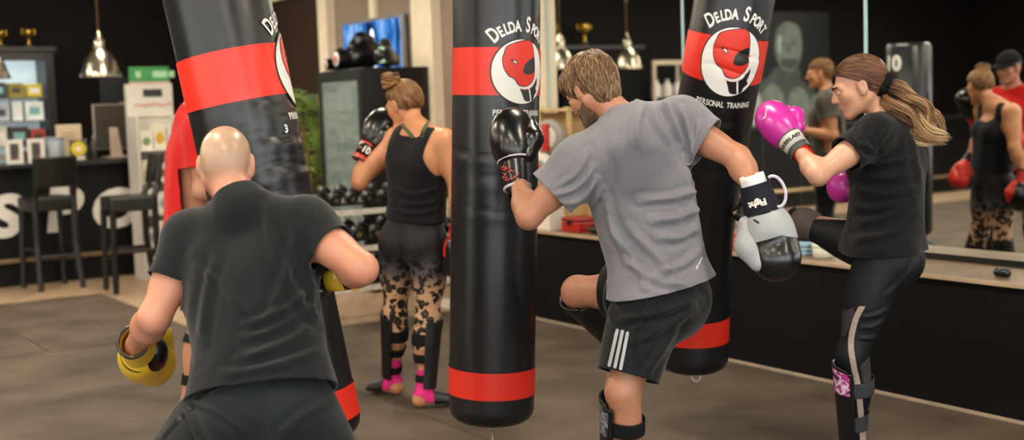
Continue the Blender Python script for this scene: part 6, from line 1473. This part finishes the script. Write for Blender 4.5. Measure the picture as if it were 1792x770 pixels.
mr = N.new('ShaderNodeMapRange'); mr.inputs[1].default_value = .68; mr.inputs[2].default_value = .58; L.new(sp.outputs['Z'], mr.inputs[0])
bs = N.new('ShaderNodeMixRGB'); bs.inputs[1].default_value = (*lin('#4a4648'), 1); bs.inputs[2].default_value = (*lin('#c39a78'), 1); L.new(mr.outputs[0], bs.inputs[0])
bl = N.new('ShaderNodeMixRGB'); bl.inputs[1].default_value = (*lin('#1a1818'), 1); L.new(rp.outputs[0], bl.inputs[0]); L.new(bs.outputs[0], bl.inputs[2])
m2 = N.new('ShaderNodeMapRange'); m2.inputs[1].default_value = .80; m2.inputs[2].default_value = .70; L.new(sp.outputs['Z'], m2.inputs[0])
fn = N.new('ShaderNodeMixRGB'); fn.inputs[1].default_value = (*lin('#1b191b'), 1); L.new(m2.outputs[0], fn.inputs[0]); L.new(bl.outputs[0], fn.inputs[2]); L.new(fn.outputs[0], b.inputs['Base Color']); b.inputs['Roughness'].default_value = .6; b.inputs['Specular IOR Level'].default_value = .25
c4l = lambda V: np.maximum.reduce([plane_c(V, B4.hpm + B4.uh * .15, B4.uh), .30 - V[:, 2]])
garment('leggings', B4.get('pelvis', 'waist', 'thigh*', 'knee*', 'calf*'), .0055, c4l, m, g4, amp=.0008, nsc=10, seed=15, fine=.0004)
for sd in 'LR':
    shin_guard(B4, g4, sd, M_guard, None, t0=.05, t1=.95, straps=((.22, .38), (.50, .62), (.78, .88)), sc=.9, strapm=M_vel)
    Vw, Qw = solidify_sdf(B4.get('calf' + sd, 'foot' + sd), .006, .0035, it=2); n_ = B4.J['an' + sd]; fd = nrm((B4.J['toe' + sd] - n_) * np.array([1, 1, 0])); LL = (Vw - n_) @ fd
    V2, F2 = clip(Vw, Qw, np.maximum.reduce([Vw[:, 2] - .20, np.where(LL > -.005, .035 - Vw[:, 2], .062 + (LL + .005) * -.3 - Vw[:, 2]), LL - .075])); mk('ankle_wrap', V2, F2, mat('hot pink wrap', '#d8327f', .7, bump=.1, bscale=150), g4, solid=.002)
    Vi, Qi = solidify_sdf(B4.get('foot' + sd, 'toes' + sd), .006, .010, it=3); LL = (Vi - n_) @ fd
    V2, F2 = clip(Vi, Qi, np.maximum.reduce([.045 - LL, LL - .155, .022 - Vi[:, 2]])); mk('instep_guard', V2, F2, M_guard, g4, solid=.005)
M_gred = mat('red glove panel', '#c2281f', .4); M_tan = mat('worn pale glove edge', '#a88d7c', .5)
gl, Wf = glove(g4, P(637, 270, 6.46), (.45, .22, .70), (-.75, -.35, .55), 1, M_gblk, M_gblk, M_gred, trim_m=M_gblk, sc=1.12, strap_m=M_gblk, text='10', text_m=M_white, th0=0., tsz=.042, label='black boxing glove with red cuff and white figure ten')
glove(g4, P(803, 398, 6.12), (-.05, .12, -.98), (.6, -.6, 0), -1, M_gblk, M_gred, M_gred, trim_m=M_gblk, palm_m=M_gred, sc=1.05, label='black and red boxing glove hanging down')
HM4 = hairmat('light brown hair', [(0, '#4a321f'), (.5, '#7a5432'), (1, '#a97c4c')]); M_h4 = mat('light brown hair base', '#553a22', .55, var=.3, scale=30)
hp = B4.hp
cap = [ell(hp(0, -.018, .034), (.080, .099, .082), B4.HR, .03), ell(hp(0, -.055, -.006), (.068, .054, .062), B4.HR, .03)]
Vh, Qh = solidify_sdf(cap, .006, it=2); Lh = hl(Vh, B4)
hc = np.maximum.reduce([-.058 - Lh[:, 2], np.where(Lh[:, 1] > -.022, (.02 + .75 * Lh[:, 1] - Lh[:, 2]) * .8, -1), np.where((np.abs(Lh[:, 0]) > .055) & (Lh[:, 1] > -.03) & (Lh[:, 2] < .02), .01, -1)])
Vc, Fc_ = clip(Vh, Qh, hc); hr = mk('hair', Vc, Fc_, M_h4, g4, solid=.003)
bun = P(684, 141, 6.40); 
strands('hair_strands', Vh, Qh, pick(Vh, Qh, hc < -.002, 1300, 3), lambda p, n: nrm(bun - p), .085, .0016, HM4, hr, lift=.0015, jit=.10, seed=2, seg=7)
OV, OF, OA = [], [], []; rg = random.Random(4)
for i in range(90):
    ax = nrm([rg.uniform(-.4, .4), rg.uniform(-.4, .4), 1]); M = frame_from(ax, [rg.uniform(-1, 1), rg.uniform(-1, 1), .1]); a0_ = rg.uniform(0, 6.28); r0 = rg.uniform(.012, .046); hz = rg.uniform(-.032, .032); r0 = min(r0, math.sqrt(max(1e-5, .048 ** 2 - hz ** 2)) + .004); pts = [bun + M @ np.array([r0 * math.cos(a0_ + q) * 1.05, hz + .006 * math.sin(q * 2), r0 * math.sin(a0_ + q)]) for q in np.linspace(0, rg.uniform(2.5, 5.5), 16)]
    b = len(OV); mb = MB(); mb.rings(pts, [.0045 * (.4 + math.sin(PI * k / 15)) for k in range(16)], 5); OV += mb.V; OF += [tuple(b + j for j in f) for f in mb.F]; OA += [rg.random()] * len(mb.V)
mk('hair_bun', OV, OF, HM4, g4, attr={'lock': OA})
mb = MB(); mb.ell(bun, (.036, .036, .032)); mk('bun_core', mb.V, mb.F, M_h4, g4)
# ================================================================== PERSON: trainer in red t-shirt and cap (side seen past the bag, front in the mirror)
c_ = np.array([-1.55, 6.24, 1.43]); f_ = nrm([.92, .39, 0]); r_ = np.array([f_[1], -f_[0], 0])
J = dict(shL=c_ - r_ * .19, shR=c_ + r_ * .19, neck=c_ + np.array([0, 0, .075]) - f_ * .02, head=c_ + np.array([0, 0, .24]) + f_ * .06, hf=(.80, .55, -.22), hu=(.15, .1, .97))
J['elL'] = J['shL'] + f_ * .04 - r_ * .05 + np.array([0, 0, -.285]); J['wrL'] = J['elL'] + f_ * .14 - r_ * .02 + np.array([0, 0, -.19])
J['elR'] = J['shR'] - f_ * .02 + r_ * .04 + np.array([0, 0, -.285]); J['wrR'] = J['elR'] + f_ * .23 + np.array([0, 0, -.05])
hc_ = c_ - f_ * .02 + np.array([0, 0, -.51])
for sd, sg in (('L', -1), ('R', 1)):
    J['hip' + sd] = hc_ + r_ * .09 * sg; J['kn' + sd] = J['hip' + sd] + f_ * (.14 if sd == 'L' else -.02) + r_ * .05 * sg + np.array([0, 0, -.43]); a_ = J['kn' + sd] + f_ * (-.06 if sd == 'L' else -.10) + r_ * .03 * sg; J['an' + sd] = np.array([a_[0], a_[1], .09]); J['toe' + sd] = J['an' + sd] + f_ * .18 + r_ * .05 * sg - np.array([0, 0, .07])
B5 = Body(J, stock=1.06)
g5 = thing('person', 'trainer in red t-shirt and dark cap behind the leaning bag, front reflected', 'person', (hc_[0], hc_[1], 0))
B5.skin(g5, SK_B, h=.008, hf=.0045, brow=MATS['dark brow'])
M_redtee = mat('red jersey', '#c01f1c', .8, var=.08, sheen=.1, bump=.05, bscale=300)
hem5 = B5.hpm + np.array([0, 0, -.04])
c5 = lambda V: np.maximum.reduce([plane_c(V, hem5, -B5.up), neck_c(B5, V, .2), sleeve_c(V, B5.J['shL'], B5.J['elL'], .62), sleeve_c(V, B5.J['shR'], B5.J['elR'], .62)])
slv = [cone(B5.J['sh' + s_], B5.J['sh' + s_] + (B5.J['el' + s_] - B5.J['sh' + s_]) * .8, .064, .072, .05) for s_ in 'LR']
garment('t_shirt', B5.get('chest', 'waist', 'pelvis', 'yoke', 'neck') + [econe(B5.rib, hem5 + np.array([0, 0, -.1]), (.165, .13), (.19, .16), B5.xs, .08)] + slv, .010, c5, M_redtee, g5, amp=.005, nsc=6, seed=16)
thc = [cone(B5.J['hip' + s_], B5.J['kn' + s_], .10, .09, .05) for s_ in 'LR']
garment('shorts', B5.get('pelvis', 'waist', 'thigh*') + thc, .010, lambda V: np.maximum(plane_c(V, B5.hpm + B5.uh * .1, B5.uh), leg_c(B5, dict(L=.84, R=.84), V)), M_sh2, g5, amp=.004, nsc=7, seed=17)
for sd in 'LR': shin_guard(B5, g5, sd, M_guard, None, t0=.1); shoe(B5, g5, sd, M_blackplastic, M_white)
glove(g5, J['wrL'], tuple(nrm(J['wrL'] - J['elL']) + f_ * .2), tuple(-r_), 1, M_gred, M_gred, M_gblk, sc=1.1, label='red boxing glove with black cuff, hanging')
glove(g5, J['wrR'], tuple(f_), tuple(r_ * .4 + np.array([0, 0, .9])), -1, M_gred, M_gred, M_gblk, sc=1.1, label='red boxing glove with black cuff, held forward')
hp = B5.hp; cap = [ell(hp(0, -.016, .045), (.086, .105, .082), B5.HR, .03)]; Vh, Qh = solidify_sdf(cap, .006, it=2); Lh = hl(Vh, B5)
V2, F2 = clip(Vh, Qh, .032 - .05 * Lh[:, 1] - Lh[:, 2]); M_cap = mat('dark cap cloth', '#17181b', .8, bump=.1, bscale=200); cp_ = mk('cap', V2, F2, M_cap, g5, solid=.004)
mb = MB(); n_ = 14; Vb = []
for i in range(n_ + 1):
    a = -1.15 + 2.3 * i / n_
    for rr, dz in ((1., 0), (1.35, -.006), (1.68, -.02)): Vb.append(hp(.084 * math.sin(a) * (1 + (rr - 1) * .25), -.016 + .103 * math.cos(a) + .11 * (rr - 1) * max(0, math.cos(a * 1.3)), .034 + dz + .012 * math.cos(a) - .004))
mk('peak', Vb, [(3 * i + j, 3 * i + j + 1, 3 * i + 4 + j, 3 * i + 3 + j) for i in range(n_) for j in range(2)], M_cap, cp_, solid=.004)
mb = MB(); mb.ell(hp(0, -.016, .128), (.007, .007, .005), 10, 6); mk('button', mb.V, mb.F, M_cap, cp_)
cap = [ell(hp(0, -.022, .02), (.079, .098, .08), B5.HR, .03)]; Vh, Qh = solidify_sdf(cap, .006, it=1); Lh = hl(Vh, B5); V2, F2 = clip(Vh, Qh, np.maximum.reduce([-.045 - Lh[:, 2], Lh[:, 1] - .02, Lh[:, 2] - .05])); mk('hair', V2, F2, M_h3, g5, solid=.003)
# ================================================================== PERSON: man in taupe t-shirt beyond, seen in the mirror
c_ = np.array([-1.66, 7.68, 1.45]); f_ = nrm([.15, .97, 0]); r_ = np.array([f_[1], -f_[0], 0])
J = dict(shL=c_ - r_ * .19, shR=c_ + r_ * .19, neck=c_ + np.array([0, 0, .07]) - f_ * .02, head=c_ + np.array([0, 0, .235]) + f_ * .05, hf=(.12, .97, -.12), hu=(0, .1, .97))
J['elL'] = J['shL'] - f_ * .03 - r_ * .06 + np.array([0, 0, -.28]); J['wrL'] = J['elL'] + f_ * .23 + r_ * .05 + np.array([0, 0, .08])
J['elR'] = J['shR'] - f_ * .06 + r_ * .05 + np.array([0, 0, -.28]); J['wrR'] = J['elR'] + f_ * .23 - r_ * .04 + np.array([0, 0, .05])
hc_ = c_ - f_ * .02 + np.array([0, 0, -.52])
for sd, sg in (('L', -1), ('R', 1)):
    J['hip' + sd] = hc_ + r_ * .09 * sg; J['kn' + sd] = J['hip' + sd] + f_ * .04 + r_ * .03 * sg + np.array([0, 0, -.43]); a_ = J['kn' + sd] - f_ * .06; J['an' + sd] = np.array([a_[0], a_[1], .09]); J['toe' + sd] = J['an' + sd] + f_ * .18 + r_ * .04 * sg - np.array([0, 0, .07])
B6 = Body(J)
g6 = thing('person', 'man in taupe t-shirt with raised forearms, seen in the mirror beside the poster', 'person', (hc_[0], hc_[1], 0))
hand = []
for sd, sg in (('L', 1), ('R', -1)):
    w_ = J['wr' + sd]; d_ = nrm(w_ - J['el' + sd]); up_ = np.array([0, 0, 1.]); sx = nrm(np.cross(d_, up_)) 
    kn_ = w_ + d_ * .085; hand += [econe(w_ + d_ * .02, kn_, (.030, .018), (.040, .017), up_, .02)]
    for i in range(4):
        z_ = .030 - .020 * i; ln = (.040, .045, .042, .034)[i]; inn = r_ * (1 if sd == 'L' else -1)
        a1 = kn_ + up_ * z_; a2 = a1 + d_ * ln * .55 + inn * ln * .6; a3 = a2 - d_ * ln * .2 + inn * ln * .55; a4 = a3 - d_ * ln * .5
        hand += [cone(a1, a2, .0095, .009, .008), cone(a2, a3, .009, .0085, .006), cone(a3, a4, .0085, .0075, .006)]
    inn = r_ * (1 if sd == 'L' else -1); t1 = w_ + d_ * .03 + up_ * .025; t2 = t1 + d_ * .04 + up_ * .022 + inn * .02; t3 = t2 + d_ * .03 + inn * .022; hand += [cone(t1, t2, .013, .0105, .012), cone(t2, t3, .0105, .0085, .008)]
B6.skin(g6, SK_D, h=.0065, hf=.0045, extra=hand)
M_tau = mat('taupe jersey', '#55504a', .85, var=.1, sheen=.1); hem6 = B6.hpm + np.array([0, 0, -.04])
slv = [cone(B6.J['sh' + s_], B6.J['sh' + s_] + (B6.J['el' + s_] - B6.J['sh' + s_]) * .7, .062, .068, .05) for s_ in 'LR']
c6 = lambda V: np.maximum.reduce([plane_c(V, hem6, -B6.up), neck_c(B6, V, .2), sleeve_c(V, B6.J['shL'], B6.J['elL'], .5), sleeve_c(V, B6.J['shR'], B6.J['elR'], .5)])
garment('t_shirt', B6.get('chest', 'waist', 'pelvis', 'yoke', 'neck') + [econe(B6.rib, hem6 + np.array([0, 0, -.1]), (.16, .125), (.185, .155), B6.xs, .08)] + slv, .010, c6, M_tau, g6, amp=.005, nsc=6, seed=18)
garment('trousers', B6.get('pelvis', 'waist', 'thigh*', 'knee*', 'calf*'), .016, lambda V: np.maximum(plane_c(V, B6.hpm + B6.uh * .1, B6.uh), .07 - V[:, 2]), M_sh2, g6, amp=.004, nsc=7, seed=19)
for sd in 'LR': shoe(B6, g6, sd, M_blackplastic, M_white)
hp = B6.hp; cap = [ell(hp(0, -.020, .038), (.080, .100, .083), B6.HR, .03), ell(hp(0, -.06, -.005), (.068, .048, .062), B6.HR, .03)]; Vh, Qh = solidify_sdf(cap, .006, it=2); Lh = hl(Vh, B6)
hc = np.maximum.reduce([-.06 - Lh[:, 2], np.where(Lh[:, 1] > -.0, .055 - Lh[:, 2], -1), np.where((Lh[:, 1] > -.03) & (Lh[:, 2] < .0), .01, -1)]); V2, F2 = clip(Vh, Qh, hc); hr = mk('hair', V2, F2, M_h4, g6, solid=.003)
strands('hair_strands', Vh, Qh, pick(Vh, Qh, hc < -.003, 600, 3), lambda p, n: np.array([0, .3, -.6]), .03, .002, HM4, hr, lift=.002, jit=.3, seed=2)
# ================================================================== gloves lying on the fridge
FG = {}
def fat_glove(c, y, sc, lab, extra):
    """thick training glove on its side: x up, y from cuff to fist"""
    if not FG:
        FG['f'] = solidify_sdf([ell((.030, .165, 0), (.092, .115, .078), None, .05), ell((.0, .08, 0), (.062, .07, .058), None, .05)], .007, it=3)
        FG['t'] = solidify_sdf([cone((.070, .075, .0), (.125, .135, .0), .036, .040, .03), cone((.125, .135, .0), (.118, .195, .0), .040, .030, .03)], .007, it=3)
        V, Q = solidify_sdf([econe((0, -.04, 0), (0, .06, 0), (.058, .052), (.060, .054), (1, 0, 0), .02)], .006, it=2); FG['c'] = clip(V, Q, np.maximum(-.04 - V[:, 1], V[:, 1] - .06))
    g = thing('boxing_glove', lab, 'boxing glove', c, 0, 'gloves on the fridge'); y = nrm(y); x = np.array([0, 0, 1.]); Rm = np.stack([x, y, np.cross(x, y)], 1)
    lowest = min(np.asarray(FG[k][0])[:, 0].min() for k in 'ftc'); W = lambda V_: np.asarray(c) + (np.asarray(V_) * sc) @ Rm.T + np.array([0, 0, -lowest * sc + .001])
    mk('fist', W(FG['f'][0]), FG['f'][1], M_gblk, g); mk('thumb', W(FG['t'][0]), FG['t'][1], M_gblk, g); mk('cuff', W(FG['c'][0]), FG['c'][1], M_gblk, g, solid=.006)
    extra(g, W)
def round_badge(g, W):
    for r, off, m_ in ((.046, .002, M_bagwhite), (.024, .004, M_bagred)):
        mb = MB(); Vd = [(r * math.cos(q), -.04 - off, r * math.sin(q)) for q in np.linspace(0, 2 * PI, 25)[:-1]]; mb.add(Vd, [tuple(range(24))]); mk('badge', W(mb.V), mb.F, m_, g, solid=.0015)
def ovals(g, W):
    for k_ in (-1, 1): mb = MB(); mb.ell((.03 + .05 * k_, .265 - .012 * abs(k_), .02), (.018, .006, .036), 16, 8); mk('pale_patch', W(mb.V), mb.F, mat('pale green patch', '#a9d3bb', .4), g)
def on_fridge(px, a): return R(a, t_at(px, a, 115), zf)
vr = nrm(np.array([.86, .51, 0])); vl = nrm(np.array([-.35, -.93, 0]))
fat_glove(on_fridge(599, -.20), vr, 1.36, 'large black glove with round white badge, lying nearest on the fridge', round_badge)
fat_glove(on_fridge(576, -.20), vr, .84, 'black glove with white badge, behind the largest glove on the fridge', round_badge)
fat_glove(on_fridge(688, .10), vl, 1.0, 'smaller black glove with pale green patches, on the fridge under the television', ovals)
# ================================================================== camera, light, view
cam = bpy.data.cameras.new('camera'); co = bpy.data.objects.new('camera', cam); COL.objects.link(co)
cam.sensor_width = 36; cam.lens = F / 1792 * 36; cam.clip_end = 60
Mx = Matrix.Identity(4)
for i in range(3): Mx[i][0] = cr[i]; Mx[i][1] = cu[i]; Mx[i][2] = -cf[i]; Mx[i][3] = CAM[i]
co.matrix_world = Mx
cam.dof.use_dof = True; cam.dof.focus_distance = 4.35; cam.dof.aperture_fstop = 1.9; cam.dof.aperture_blades = 9
SC.camera = co
w = bpy.data.worlds.new('World'); SC.world = w; w.use_nodes = True
bg = w.node_tree.nodes['Background']; bg.inputs[0].default_value = (.5, .52, .55, 1); bg.inputs[1].default_value = .15
SC.view_settings.view_transform = 'Standard'; SC.view_settings.look = 'None'; SC.view_settings.exposure = .7; SC.view_settings.gamma = 1
SC.view_settings.use_curve_mapping = False
SC.cycles.use_denoising = True; SC.cycles.max_bounces = 7; SC.cycles.diffuse_bounces = 3; SC.cycles.sample_clamp_indirect = 6
SC.cycles.caustics_reflective = True; SC.cycles.caustics_refractive = False
